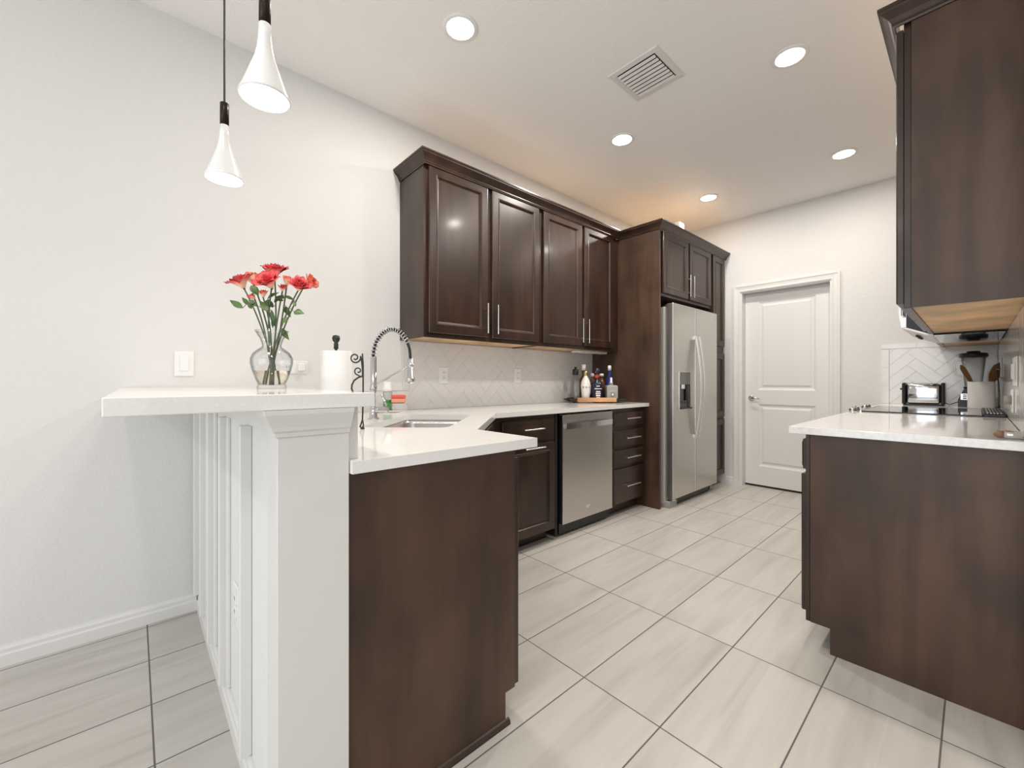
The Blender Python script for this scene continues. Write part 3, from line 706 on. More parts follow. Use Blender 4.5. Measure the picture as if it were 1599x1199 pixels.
def rose_petals(c, axis, R, npet, flare, parent, m, seed):
    rnd = random.Random(seed); b = MB(); lay = b.bm.verts.layers.float.new('pv')
    Q = Vector(axis).normalized().to_track_quat('Z', 'Y').to_matrix().to_4x4(); M = Matrix.Translation(Vector(c)) @ Q
    ga = 2.399963
    for i in range(npet):
        f = i/(npet-1) if npet > 1 else 0.5
        rad = R*(0.16+0.50*f); hgt = R*(1.25-0.10*f); wd = R*(0.55+0.55*f); tilt = flare*f; th0 = i*ga+rnd.uniform(-.2, .2)
        nu, nv = 9, 7; G = []
        for v in range(nv):
            row = []; fv = v/(nv-1)
            for u_ in range(nu):
                fu = u_/(nu-1)*2-1
                half = 1.25*wd*(0.30+0.70*math.sin(PI*min(1, fv*0.92+0.08)*0.62)) * (1.0 if fv < 0.8 else 1.0-0.35*((fv-0.8)/0.2)**2)
                cup = math.sin(fv*PI/2)
                rr = rad*(0.25+0.75*cup)+R*0.55*tilt*fv**2.2
                z = hgt*(fv-0.45)-R*0.28*tilt*fv**4
                ang = th0+fu*half/max(rr, R*0.12)*0.55
                rip = R*0.05*math.sin(fu*5+i)*fv*fv
                if abs(fu) > 0.7: z -= R*0.10*fv*(abs(fu)-0.7)/0.3
                curl = R*0.16*tilt*max(0, fv-0.75)/0.25
                vv = b.bm.verts.new(M @ Vector(((rr+rip+curl)*math.cos(ang), (rr+rip+curl)*math.sin(ang), z+rip)))
                edge = max(fv, 0.0 if fv < .35 else abs(fu)*0.98 if abs(fu) > .93 else 0)
                vv[lay] = edge if i > 2 else 0.5+0.5*fv
                row.append(vv)
            G.append(row)
        for v in range(nv-1):
            for u_ in range(nu-1):
                fc = b.bm.faces.new((G[v][u_], G[v][u_+1], G[v+1][u_+1], G[v+1][u_])); fc.smooth = True
    o = obj('petals', b, m, parent, recalc=False)
    so = o.modifiers.new('t', 'SOLIDIFY'); so.thickness = R*0.018; so.offset = 0
    return o
def bez(p0, p1, p2, n=14): return [p0*(1-k/n)**2+p1*2*(k/n)*(1-k/n)+p2*(k/n)**2 for k in range(n+1)]
def leaf(base, tip, wd, nrm, parent, droop=0.15):
    b = MB(); base, tip = Vector(base), Vector(tip); d = tip-base; L = d.length; s_ = d.cross(Vector(nrm)).normalized(); n_ = s_.cross(d).normalized(); nv = 9; G = []
    for v in range(nv+1):
        f = v/nv; half = wd*math.sin(PI*f**0.8)*(1-0.25*f) if 0 < v < nv else 0.0004
        c = base+d*f-n_*L*droop*f*f; G.append([b.bm.verts.new(c+s_*half*q+n_*abs(q)*half*0.25) for q in (-1, -0.5, 0, 0.5, 1)])
    for v in range(nv):
        for k in range(4):
            fc = b.bm.faces.new((G[v][k], G[v][k+1], G[v+1][k+1], G[v+1][k])); fc.smooth = True
    o = obj('leaf', b, M_leaf, parent, recalc=False); so = o.modifiers.new('t', 'SOLIDIFY'); so.thickness = 0.0006
def rose(px, py, dd, R, axis, npet, flare, m, label, neck, foot, leaves, seed):
    head = camrel(px, py, VD+dd)
    r = thing('rose', label, 'rose', head, group='roses in the glass vase')
    r_foot = VC+e*foot[0]+back*foot[1]+Vector((0, 0, 0.016)); r_neck = VC+e*neck[0]+back*neck[1]+Vector((0, 0, 0.156))
    ax = Vector(axis); ax = (e*ax.x+back*ax.y+Z*ax.z).normalized()
    base = head-ax*R*0.55
    out_dir = (r_neck-r_foot).normalized()
    p1 = r_neck+out_dir*((base-r_neck).length*0.5)
    pts = [r_foot.lerp(r_neck, k/6) for k in range(6)]+bez(r_neck, p1, base, 12)
    b = MB(); b.tube(pts, 0.0026, 7)
    b.lathe([(0, -0.012*R/0.04), (0.004*R/0.04, -0.006*R/0.04), (0.009*R/0.04, 0.004*R/0.04), (0.006*R/0.04, 0.012*R/0.04), (0, 0.012*R/0.04)], seg=10, M=Matrix.Translation(base+ax*0.004) @ ax.to_track_quat('Z', 'Y').to_matrix().to_4x4())
    obj('stem', b, M_stem, r)
    rose_petals(head, ax, R, npet, flare, r, m, seed)
    for (bx, by, tx, ty, wd, dz) in leaves:
        # leaf joined to the stem by a short stalk
        pb = camrel(bx, by, VD+dz); near = min(pts, key=lambda q: (q-pb).length)
        b = MB(); b.tube([near, near.lerp(pb, 0.6)+Z*0.003, pb], 0.0011, 5); obj('leaf_stalk', b, M_stem, r)
        leaf(pb, camrel(tx, ty, VD+dz+random.uniform(-.012, .012)), wd, (-back+Z*0.6+e*random.uniform(-.4, .4)), r)
rose(376, 441, 0.00, 0.040, (-0.35, -0.40, 1.0), 17, 0.80, M_pet, 'red rose with pale outer petals at far left of bouquet', (-0.016, 0.0), (0.020, 0.012), [(379, 481, 357, 467, 0.0125, 0.0), (389, 476, 376, 463, 0.009, 0.02), (393, 482, 386, 470, 0.008, 0.01)], 1)
rose(428, 424, 0.03, 0.042, (0.1, -0.35, 1), 17, 0.85, M_pet, 'topmost red rose, highest of the bouquet', (0.004, 0.012), (-0.006, 0.014), [(428, 472, 441, 459, 0.013, 0.03), (426, 480, 417, 466, 0.010, 0.03), (428, 496, 424, 512, 0.009, 0.02)], 2)
rose(419, 440, -0.045, 0.043, (-0.1, -0.75, 0.75), 15, 0.9, M_pet, 'coral red rose facing forward at centre of the bouquet', (-0.002, -0.014), (0.008, -0.016), [(419, 486, 405, 468, 0.014, -0.03), (418, 466, 433, 455, 0.011, -0.02)], 3)
rose(394, 436, 0.04, 0.032, (-0.25, 0.1, 1), 9, 0.35, M_pet2, 'pale peach rose just right of the leftmost rose', (-0.010, 0.014), (0.014, 0.016), [(392, 446, 404, 461, 0.015, -0.01), (400, 478, 391, 470, 0.009, 0.0)], 4)
rose(449, 439, 0.02, 0.028, (0.25, -0.1, 1), 9, 0.35, M_pet2, 'narrow orange rose between the top rose and right roses', (0.014, 0.010), (-0.014, 0.012), [(446, 478, 452, 496, 0.014, 0.02), (445, 462, 461, 468, 0.007, 0.01), (441, 470, 430, 462, 0.009, 0.02)], 5)
rose(467, 446, -0.03, 0.036, (0.45, -0.6, 0.7), 14, 0.7, M_pet, 'bright red ruffled rose on right, in front of paler one', (0.018, -0.010), (-0.022, -0.010), [(459, 487, 474, 488, 0.0150, -0.03), (449, 497, 440, 504, 0.012, -0.03), (462, 478, 457, 468, 0.006, -0.02)], 6)
rose(483, 442, 0.03, 0.036, (1.0, -0.1, 0.45), 10, 0.55, M_pet2, 'peach and red rose at far right tip of bouquet', (0.019, 0.006), (-0.024, 0.006), [(440, 513, 450, 531, 0.012, 0.0)], 7)
rose(395, 464, 0.01, 0.018, (-0.6, -0.2, 0.8), 6, 0.25, M_pet, 'small red rosebud low on left of bouquet', (-0.012, -0.008), (0.012, -0.010), [(397, 474, 388, 468, 0.010, 0.0)], 8)
rose(410.5, 459, 0.015, 0.022, (0.1, -0.3, 1), 6, 0.2, M_pet2, 'small peach rosebud under the central roses', (-0.004, 0.004), (0.002, 0.0), [(424, 484, 427, 510, 0.010, 0.01), (412, 478, 420, 466, 0.010, 0.0)], 9)
rose(441, 450, 0.0, 0.020, (0.2, -0.4, 1), 6, 0.3, M_pet, 'little red rosebud tucked beneath the orange rose', (0.008, 0.0), (-0.006, -0.002), [(430, 465, 448, 463, 0.010, 0.0)], 10)

# ---------------------------------------------------------------- pendants
def px_at_y(px, py, Y):
    p = camrel(px, py, 1.0)-Vector((CAMX, CAMY, CAMZ)); k = (Y-CAMY)/p.y; return Vector((CAMX, CAMY, CAMZ))+p*k
def pendant(c, label):
    t = thing('pendant_lamp', label, 'pendant lamp', c, group='white pendant lamps over the bar')
    b = MB(); prof = [(0.050, 0.000), (0.0525, 0.001), (0.0520, 0.004), (0.0475, 0.014), (0.040, 0.034), (0.030, 0.062), (0.022, 0.084), (0.0165, 0.106), (0.0135, 0.130), (0.0125, 0.160), (0.011, 0.160), (0.012, 0.130), (0.015, 0.106), (0.020, 0.084), (0.028, 0.062), (0.037, 0.034), (0.0455, 0.012), (0.050, 0.000)]
    b.lathe([(r_*0.95, z_) for r_, z_ in prof], c, 40); obj('lamp_shade', b, M_shade, t)
    b = MB(); b.lathe([(0, 0.006), (0.0435, 0.006), (0.0435, 0.0075), (0, 0.0085)], c, 40); obj('diffuser', b, M_bulb, t, label='glowing white diffuser')
    b = MB(); b.lathe([(0, 0.160), (0.0115, 0.160), (0.0115, 0.226), (0.009, 0.228), (0, 0.228)], c, 20); obj('lamp_holder', b, M_bronze, t, label='dark bronze lamp holder')
    b = MB(); b.cyl(c+Z*0.227, Vector((c.x, c.y, H-0.02)), 0.0028, 8); obj('cord', b, M_black, t)
    b = MB(); b.lathe([(0, 0), (0.05, 0), (0.055, -0.002+0.004), (0.055, 0.02), (0, 0.02)], (c.x, c.y, H-0.0205), 28); obj('canopy', b, M_bronze, t)
    return t
P1 = px_at_y(350.5, 280.5, -1.190); P2 = px_at_y(413.5, 154.5, -1.180)
pendant(P1, 'small white trumpet pendant lamp on black cord, farther one')
pendant(P2, 'white trumpet pendant lamp nearer the camera, cut by frame top')
area('pendant_glow', (P1.x, P1.y, P1.z-0.004), (0, 0, 0), 0.09, 0.09, 1.2, (1.0, 0.94, 0.86), 'DISK')
area('pendant_glow', (P2.x, P2.y, P2.z-0.004), (0, 0, 0), 0.09, 0.09, 1.2, (1.0, 0.94, 0.86), 'DISK')

# ---------------------------------------------------------------- recessed lights and vent
def downlight(label, x, y, warm=(1.0, 0.94, 0.86), wts=13.5):
    t = thing('recessed_light', label, 'ceiling light', (x, y, H-0.006), group='recessed ceiling lights')
    b = MB(); b.lathe([(0.066, 0.0), (0.080, 0.0), (0.086, 0.003), (0.086, 0.0058), (0.062, 0.0058)], (x, y, H-0.006), 40); obj('trim_ring', b, M_plate, t)
    b = MB(); b.lathe([(0, 0.003), (0.0655, 0.003), (0.0655, 0.005), (0, 0.0055)], (x, y, H-0.006), 40); obj('lens', b, M_led, t, label='glowing white lens')
    area('downlight_glow', (x, y, H-0.010), (0, 0, 0), 0.12, 0.12, wts, warm, 'DISK')
    return t
downlight('recessed ceiling light nearest, upper middle of photo', 0.853, -0.212, wts=10.5)
downlight('recessed ceiling light nearest the right wall cabinet', 1.875, 1.185)
downlight('recessed ceiling light above the left wall cabinets, below the vent', 0.850, 1.185)
downlight('recessed ceiling light right, nearest above the white door', 1.868, 2.590, wts=9)
downlight('small recessed ceiling light beside the tall fridge cabinet', 0.860, 2.600, wts=8)
for x, y, q in ((1.9, -1.6, 5), (3.6, -1.6, 6), (1.9, -3.4, 9), (3.6, -3.4, 9)): area('living_fill_light', (x, y, H-0.010), (0, 0, 0), 0.12, 0.12, q, (1.0, 0.95, 0.88), 'DISK')  # added ceiling fill lamps behind the camera, without fixtures
t = thing('ceiling_vent', 'square white louvered air vent in the ceiling', 'vent', (1.295, 0.745, H))
b = MB(); b.rings(0.30, 0.31, [(0, 0.0), (0.002, 0.006), (0.030, 0.009), (0.036, 0.004), (0.036, 0.0)], (1.145, 0.590, H-0.0005), (1, 0, 0), (0, 1, 0), (0, 0, -1), cap=False, backcap=False); obj('frame', b, M_white, t)
b = MB(); b.box(1.181, 0.626, H-0.002, 1.409, 0.864, H-0.0008); obj('backing', b, M_dark, t, label='black sheet standing in for shade in the duct')  # near-black sheet on the solid ceiling replaces the shade between louvers
for k in range(8):
    y = 0.638+k*0.030; b = MB(); b.box(-0.113, -0.0095, -0.001, 0.113, 0.0095, 0.001, 0, Matrix.Translation((1.295, y, H-0.012)) @ Matrix.Rotation(-0.12, 4, 'X')); obj('louver', b, M_plate, t)

# ---------------------------------------------------------------- refrigerator
t = thing('refrigerator', 'stainless side-by-side refrigerator with ice dispenser', 'refrigerator', (0.4, 2.53, 0))
b = MB(); b.box(0.04, 2.05, 0.03, 0.712, 2.985, 1.755, 0.004); obj('body', b, mat('fridge_grey', (0.50, 0.48, 0.45), 0.35), t)
def fdoor(y0, y1):
    b = MB(); b.box(0.722, y0, 0.075, 0.782, y1, 1.785, 0.006, seg=2); return obj('door', b, M_steel, t)
f1 = fdoor(2.073, 2.497)
f2 = fdoor(2.505, 2.990)
def fhandle(par, y, sgn):
    pts = []; b = MB()
    n = 16
    for k in range(n+1):
        u_ = k/n; z = 0.585+0.93*u_; x = 0.800+0.048*math.sin(PI*u_); pts.append(Vector((x, y+sgn*0.0, z)))
    for p, q in zip(pts, pts[1:]):
        vs = [b.bm.verts.new((a.x+dx, a.y+dy_, a.z)) for a in (p, q) for dx, dy_ in ((0, -0.017), (0.011, -0.014), (0.011, 0.014), (0, 0.017))]
        for i in range(4): b.bm.faces.new((vs[i], vs[(i+1) % 4], vs[4+(i+1) % 4], vs[4+i]))
    bmesh.ops.remove_doubles(b.bm, verts=b.bm.verts, dist=1e-5)
    for f in b.bm.faces: f.smooth = True
    b.box(0.782, y-0.012, 0.580, 0.810, y+0.012, 0.612); b.box(0.782, y-0.012, 1.488, 0.810, y+0.012, 1.520)
    obj('handle', b, M_satin, par)
fhandle(f1, 2.466, -1); fhandle(f2, 2.534, 1)
b = MB(); b.rings(0.222, 0.344, [(0, 0.0), (0, 0.004), (0.006, 0.004), (0.009, 0.0)], (0.782, 2.180, 0.846), (0, 1, 0), (0, 0, 1), (1, 0, 0), cap=False, backcap=False); obj('dispenser_frame', b, M_steel2, f1)
b = MB(); b.box(0.7822, 2.189, 1.075, 0.7842, 2.393, 1.182); obj('dispenser_screen', b, mat('dispenser_grey', (0.16, 0.155, 0.14), 0.15), f1, label='grey display panel')
b = MB(); b.box(0.7822, 2.189, 0.855, 0.7835, 2.393, 1.075); b.cyl((0.790, 2.30, 0.93), (0.790, 2.30, 1.07), 0.012, 10); b.box(0.7835, 2.189, 0.855, 0.80, 2.393, 0.868); obj('dispenser_recess', b, M_glassblk, f1, label='black dispenser recess')
b = MB(); b.box(0.7835, 2.215, 1.035, 0.795, 2.265, 1.072, 0.003); obj('dispenser_chute', b, M_plate, f1)
b = MB(); b.tube([(0.7828, 2.913+0.010*math.cos(a), 1.722+0.005*math.sin(a)) for a in [x*0.35 for x in range(14)]], 0.0010, 5); b.box(0.7822, 2.911, 1.7172, 0.7828, 2.918, 1.7268); obj('logo_mark', b, M_grey, f2)
b = MB(); b.box(0.66, 2.20, 0.012, 0.735, 2.93, 0.070); obj('grille', b, M_black, t)
M_foot = mat('fridge_foot_grey', (0.36, 0.35, 0.33), 0.4)
for q in ((0.60, 2.052, 0.0, 0.758, 2.19, 0.055), (0.60, 2.90, 0.0, 0.735, 2.98, 0.055)):
    b = MB(); b.box(*q, 0.004); obj('foot_cover', b, M_foot, t)
for q in ((0.715, 2.075, 0.058, 0.775, 2.13, 0.073), (0.66, 2.075, 1.756, 0.721, 2.13, 1.775), (0.66, 2.93, 1.756, 0.721, 2.985, 1.775)):
    b = MB(); b.box(*q, 0.003); obj('hinge', b, M_steel2, t)

# ---------------------------------------------------------------- right side: base cabinet, counter, range, upper cabinets, microwave
RF = 2.058
t = thing('range_side_cabinet', 'dark base cabinet with wide bare end panel, right foreground', 'cabinet', (2.35, 1.3, 0))
b = MB(); b.box(RF, 0.715, 0.112, XR-0.001, 1.975, 0.882); b.box(2.14, 0.715, 0.0, XR-0.001, 1.975, 0.112); obj('body', b, M_wood, t)
b = MB(); b.prism([(2.072, 0.104), (2.139, 0.104), (2.139, 0.0), (XR-0.001, 0.0), (XR-0.001, 0.882), (2.072, 0.882)], 0.697, 0.714, 'y'); obj('end_panel', b, M_panel, t)
b = MB(); b.box(2.056, 0.699, 0.104, 2.0705, 0.7135, 0.882, 0.001); obj('face_stile', b, M_wood, t)
for a, c in ((0.712, 1.33), (1.345, 1.965)):
    d = front('drawer', t, (RF-0.001, a, 0.735), c-a, 0.126, FXm, DRAWP); pull(d, (RF-0.021, (a+c)/2, 0.80), (0, 1, 0), (-1, 0, 0), 0.18)
    d = front('door', t, (RF-0.001, a, 0.140), c-a, 0.575, FXm); pull(d, (RF-0.021, (a+c)/2, 0.66), (0, 1, 0), (-1, 0, 0), 0.18)
b = MB(); b.box(2.000, 0.673, 0.884, XR-0.009, 1.977, 0.914, 0.002, seg=2); tag(obj('countertop', b, M_quartz2), 'speckled white quartz countertop right, nearer side of the range', 'countertop')
b = MB(); b.box(2.000, 2.743, 0.884, XR-0.009, YF-0.009, 0.914, 0.002); tag(obj('countertop', b, M_quartz2), 'short white countertop beyond the range under the toaster', 'countertop')
t = thing('far_base_cabinet', 'dark base cabinet beyond the range, mostly hidden', 'cabinet', (2.35, 3.05, 0))
b = MB(); b.box(RF, 2.745, 0.10, XR-0.001, YF-0.002, 0.882); b.box(2.14, 2.745, 0.0, XR-0.001, YF-0.002, 0.10); obj('body', b, M_wood, t)
front('door', t, (RF-0.001, 2.765, 0.12), 0.58, 0.74, FXm)

t = thing('range', 'stainless slide-in range with black glass cooktop', 'range', (2.33, 2.36, 0))
b = MB(); b.box(2.03, 1.982, 0.04, 2.640, 2.738, 0.900); b.box(2.10, 2.0, 0, 2.60, 2.72, 0.04); obj('body', b, M_steel, t)
b = MB(); b.box(1.99, 1.985, 0.17, 2.029, 2.735, 0.80, 0.004); od = obj('oven_door', b, M_steel, t)
b = MB(); b.cyl((1.955, 2.05, 0.76), (1.955, 2.67, 0.76), 0.012, 12); b.cyl((1.955, 2.09, 0.76), (1.990, 2.09, 0.76), 0.008, 8); b.cyl((1.955, 2.63, 0.76), (1.990, 2.63, 0.76), 0.008, 8); obj('handle', b, M_steel2, od)
b = MB(); b.prism([(1.975, 0.845), (2.028, 0.82), (2.028, 0.9005), (2.055, 0.9155), (1.99, 0.908)], 1.983, 2.737, 'y'); obj('control_panel', b, M_steel2, t)
for y in (2.06, 2.17, 2.50, 2.61):
    b = MB(); b.lathe([(0, 0), (0.020, 0), (0.019, 0.018), (0.015, 0.021), (0, 0.021)], seg=18, M=Matrix.Translation((2.004, y, 0.9105)) @ Matrix.Rotation(-0.2, 4, 'Y')); b.box(-0.003, -0.015, 0.018, 0.003, 0.015, 0.030, 0.001, Matrix.Translation((2.004, y, 0.9105)) @ Matrix.Rotation(-0.2, 4, 'Y')); obj('knob', b, M_chrome, t)
b = MB(); b.box(2.057, 1.979, 0.9145, 2.560, 2.7415, 0.9205, 0.002); obj('glass_cooktop', b, M_glassblk, t)
b = MB()
for (a0, b0, a1, b1) in ((2.050, 1.978, 2.0568, 2.7425),): b.box(a0, b0, 0.9145, a1, b1, 0.922)
obj('cooktop_trim', b, M_steel2, t)
b = MB(); b.box(2.561, 1.979, 0.9145, 2.642, 2.7415, 0.930, 0.003); obj('rear_vent', b, M_black, t)
b = MB()
for k in range(5): b.box(2.575+0.012*k, 2.03, 0.9301, 2.581+0.012*k, 2.69, 0.9325)
obj('vent_slats', b, M_steel2, t)

def upper_right(name, y0, y1, doors, label, z0=ZUB, endp=True, z1=ZUT):
    t = thing(name, label, 'cabinet', (2.5, (y0+y1)/2, z0))
    b = MB(); F = 2.356; ys = y0+(0.012 if endp else 0)
    b.box(F, ys, z0, F+0.020, y1, z1-0.006, 0.001); b.box(F+0.020, ys, z0+0.012, XR-0.001, y1, z1-0.006)
    obj('body', b, M_wood, t)
    b = MB(); b.box(F+0.020, ys, z0+0.005, XR-0.001, y1, z0+0.012); obj('bottom_panel', b, M_maple, t, label='light maple underside panel')
    b = MB(); b.box(F, ys, z1-0.006, XR-0.001, y1, z1); obj('top_panel', b, M_maple, t)
    if endp:
        b = MB(); b.box(F+0.021, y0, z0, XR-0.001, y0+0.0115, z1-0.001); obj('end_panel', b, M_panel, t)
    for a, c, hy in doors:
        d = front('door', t, (F-0.001, a, z0+0.016), c-a, z1-z0-0.05, FXm); pull(d, (F-0.021, hy, z0+0.14), (0, 0, 1), (-1, 0, 0), 0.20)
    return t
upper_right('upper_cabinet', 0.702, 1.976, [(0.708, 1.325, 1.30), (1.345, 1.965, 1.37)], 'dark wall cabinet on the right, big bare end panel facing camera')
upper_right('upper_cabinet', 2.745, 3.366, [(2.76, 3.35, 2.79)], 'dark wall cabinet in far right corner above the blender', endp=False)
upper_right('upper_cabinet', 1.980, 2.741, [(1.99, 2.355, 2.33), (2.365, 2.73, 2.39)], 'short dark wall cabinet directly above the microwave', z0=1.775, endp=False)
b = MB(); b.sweep([(2.335, YF-0.002, 2.4095), (2.335, 0.7015, 2.4095), (XR-0.001, 0.7015, 2.4095)][::-1][::-1], [(o, u_) for o, u_ in CROWN])
tag(obj('crown_moulding', b, M_wood), 'dark crown moulding on the right wall cabinet, upper right corner', 'moulding')
# over-range microwave hood
t = thing('microwave', 'stainless over-range microwave hood with black underside', 'microwave', (2.45, 2.36, 1.33))
b = MB(); b.prism([(2.262, 1.420), (2.362, 1.374), (XR-0.012, 1.374), (XR-0.012, 1.770), (2.262, 1.770)], 1.982, 2.740, 'y'); obj('body', b, M_black, t)
b = MB(); b.prism([(2.240, 1.420), (2.261, 1.420), (2.261, 1.768), (2.225, 1.768), (2.222, 1.60), (2.228, 1.50)], 1.981, 2.741, 'y'); obj('door', b, M_steel, t)
b = MB(); b.prism([(2.240, 1.418), (2.262, 1.4185), (2.361, 1.3735), (2.372, 1.3735), (2.372, 1.367), (2.350, 1.367)], 1.981, 2.741, 'y'); obj('control_strip', b, M_plate, t)
for k in range(3):
    b = MB(); c0 = Vector((2.296, 2.25+0.10*k, 1.3905)); b.cyl(c0, c0+Vector((-0.005, 0, -0.010)), 0.012, 12); obj('button', b, M_slot, t)
b = MB(); b.box(2.3735, 1.984, 1.366, XR-0.014, 2.738, 1.3735); obj('filter_panel', b, M_glassblk, t)

# ---------------------------------------------------------------- things on the right counters
ZC = 0.9142
t = thing('toaster', 'two-slice toaster, mirror chrome front with black ends', 'toaster', (2.262, 3.215, ZC))
b = MB(); b.box(2.165, 3.140, ZC+0.012, 2.359, 3.290, ZC+0.172, 0.022, seg=4)
for f in b.bm.faces: f.smooth = True
obj('shell', b, M_chrome, t)
for x0, x1 in ((2.143, 2.1645), (2.3595, 2.381)):
    b = MB(); b.box(x0, 3.132, ZC+0.008, x1, 3.298, ZC+0.178, 0.010, seg=3); obj('end_cap', b, M_black, t)
b = MB(); b.box(2.150, 3.136, ZC, 2.374, 3.294, ZC+0.0075, 0.002); obj('base', b, M_black, t)
b = MB(); b.box(2.127, 3.200, ZC+0.12, 2.1425, 3.230, ZC+0.135, 0.002); obj('lever', b, M_black, t)
b = MB(); b.box(2.185, 3.185, ZC+0.1721, 2.340, 3.205, ZC+0.1728); b.box(2.185, 3.225, ZC+0.1721, 2.340, 3.245, ZC+0.1728); obj('slot', b, M_dark, t)
b = MB(); b.tube([(2.382, 3.25, 0.935), (2.40, 3.26, 0.922), (2.425, 3.27, 0.935), (2.446, 3.30, 0.945), (2.47, 3.345, 0.95), (2.48, 3.360, 0.97)], 0.0028, 6)
obj('cord', b, M_black, t)
t = thing('blender', 'countertop blender with glass jar and black lid behind crock', 'blender', (2.520, 3.225, ZC))
BL = Vector((2.525, 3.225, ZC))
b = MB(); b.prism([(-0.078, 0), (0.078, 0), (0.078, 0.05), (0.058, 0.105), (0.045, 0.135), (-0.045, 0.135), (-0.058, 0.105), (-0.078, 0.05)], -0.075, 0.075, 'y', Matrix.Translation(BL)); obj('base', b, M_black, t)
b = MB(); b.box(-0.064, -0.079, 0.052, 0.064, -0.0755, 0.098, 0.001, Matrix.Translation(BL)); cp = obj('control_panel', b, M_steel2, t)
for r_ in range(3):
    for q_ in range(4):
        b = MB(); b.box(-0.052+0.028*q_, -0.0812, 0.057+0.013*r_, -0.033+0.028*q_, -0.0795, 0.066+0.013*r_, 0, Matrix.Translation(BL)); obj('button', b, M_black, cp)
b = MB(); b.lathe([(0.040, 0.150), (0.045, 0.152), (0.063, 0.365), (0.061, 0.365), (0.043, 0.156), (0.0, 0.154), (0, 0.150), (0.040, 0.150)], BL, 28); obj('jar', b, M_glass, t)
b = MB(); b.lathe([(0, 0.1355), (0.05, 0.1355), (0.052, 0.149), (0.0, 0.1495)], BL, 24); obj('collar', b, M_black, t)
b = MB(); b.lathe([(0, 0.3655), (0.066, 0.3655), (0.074, 0.372), (0.074, 0.392), (0.066, 0.398), (0.036, 0.400), (0.034, 0.412), (0, 0.413)], BL, 28); obj('lid', b, M_black, t)
b = MB(); b.tube([BL+Vector(p) for p in ((-0.060, -0.01, 0.345), (-0.085, -0.012, 0.342), (-0.098, -0.013, 0.315), (-0.096, -0.013, 0.27), (-0.082, -0.012, 0.235), (-0.056, -0.01, 0.225))], 0.0085, 10); obj('handle', b, M_glass, t)
b = MB(); b.tube([(XR-0.03, 2.702, 1.17), (XR-0.02, 2.75, 1.09), (XR-0.014, 2.84, 1.00), (XR-0.014, 2.93, 0.95), (2.645, 3.02, 0.922), (2.63, 3.10, 0.918), (2.612, 3.18, 0.925), (2.605, 3.225, 0.93)], 0.003, 6)
obj('cord', b, M_black, t)
t = thing('utensil_crock', 'plain white utensil crock holding wooden spatulas', 'crock', (2.562, 2.985, ZC))
CR = Vector((2.562, 2.985, ZC))
b = MB(); b.lathe([(0, 0), (0.062, 0), (0.066, 0.004), (0.066, 0.184), (0.064, 0.187), (0.060, 0.184), (0.060, 0.010), (0, 0.008)], CR, 40); obj('pot', b, M_cer, t)
def spatula(tipx, tipy, dd, hw, foot, label, rz):
    base = CR+Vector(foot)+Z*0.012; s = math.sin
    tip = camrel(tipx, tipy, dd); rim = CR+Vector((0.046*rz, 0.0, 0.182)); d = (tip-rim); L = d.length; d.normalize(); sd = (e-d*e.dot(d)).normalized(); nr = d.cross(sd)
    b = MB(); n = 16; G = []
    for k in range(n+1):
        f = k/n
        h_ = 0.007 if f < 0.58 else 0.007+(hw-0.007)*math.sin(min(1, (f-0.58)/0.2)*PI/2)
        if f > 0.9: h_ *= math.sqrt(max(0.02, 1-((f-0.9)/0.1)**2))
        c = (base.lerp(rim, f/0.6) if f < 0.6 else rim.lerp(tip, (f-0.6)/0.4)); tk = 0.004 if f < .65 else 0.0025
        G.append([b.bm.verts.new(c+sd*h_*a+nr*tk*q) for a, q in ((-1, -1), (1, -1), (1, 1), (-1, 1))])
    for a, c in zip(G, G[1:]):
        for k in range(4): b.bm.faces.new((a[k], a[(k+1) % 4], c[(k+1) % 4], c[k]))
    b.bm.faces.new(G[0]); b.bm.faces.new(G[-1])
    tag(obj('spatula', b, M_spoon), label, 'spatula')
dcr = (CR-Vector((CAMX, CAMY, CAMZ))).dot(back)
spatula(1500, 570, dcr-0.02, 0.015, (0.03, 0.0, 0), 'narrow wooden spatula leaning left in the white crock', -1)
spatula(1563, 566, dcr-0.08, 0.042, (-0.035, 0.0, 0), 'broad wooden spatula leaning right in the white crock', 1)
t = thing('wall_switch', 'white three-gang switch plate on right wall tile, photo edge', 'switch', (XR-0.009, 1.30, 1.08))
b = MB(); b.box(XR-0.014, 1.215, 1.085, XR-0.0085, 1.435, 1.205, 0.002); obj('plate', b, M_plate, t)
for k in range(3): b = MB(); b.box(XR-0.020, 1.245+0.062*k, 1.112, XR-0.0142, 1.278+0.062*k, 1.178, 0.002); obj('rocker', b, M_plate, t)
t = thing('outlet', 'white wall outlet with grey oval plug, right wall edge', 'outlet', (XR-0.009, 1.53, 0.97))
b = MB(); b.box(XR-0.014, 1.46, 0.965, XR-0.0085, 1.58, 1.068, 0.002); obj('plate', b, M_plate, t)
b = MB(); b.lathe([(0, 0), (0.03, 0), (0.028, 0.02), (0, 0.022)], seg=24, sx=0.7, M=Matrix.Translation((XR-0.0142, 1.52, 1.02)) @ Matrix.Rotation(-PI/2, 4, 'Y')); obj('plug', b, M_grey, t, label='grey oval plug')
t = thing('outlet', 'white outlet on right wall tile beyond the crock', 'outlet', (XR-0.009, 2.70, 1.13))
b = MB(); b.box(XR-0.014, 2.665, 1.13, XR-0.0085, 2.740, 1.25, 0.002); obj('plate', b, M_plate, t)
b = MB(); b.box(XR-0.034, 2.69, 1.17, XR-0.0142, 2.715, 1.190, 0.003); obj('plug', b, M_black, t, label='black plug')
t = thing('kitchen_tool', 'chrome kitchen tool with wooden tip lying on right counter edge', 'utensil', (2.61, 0.745, 0.914))
TB = Vector((2.578, 0.742, 0.9285)); td = Vector((0.93, -0.02, 0)).normalized(); MT = Matrix.Translation(TB) @ td.to_track_quat('Z', 'Y').to_matrix().to_4x4()
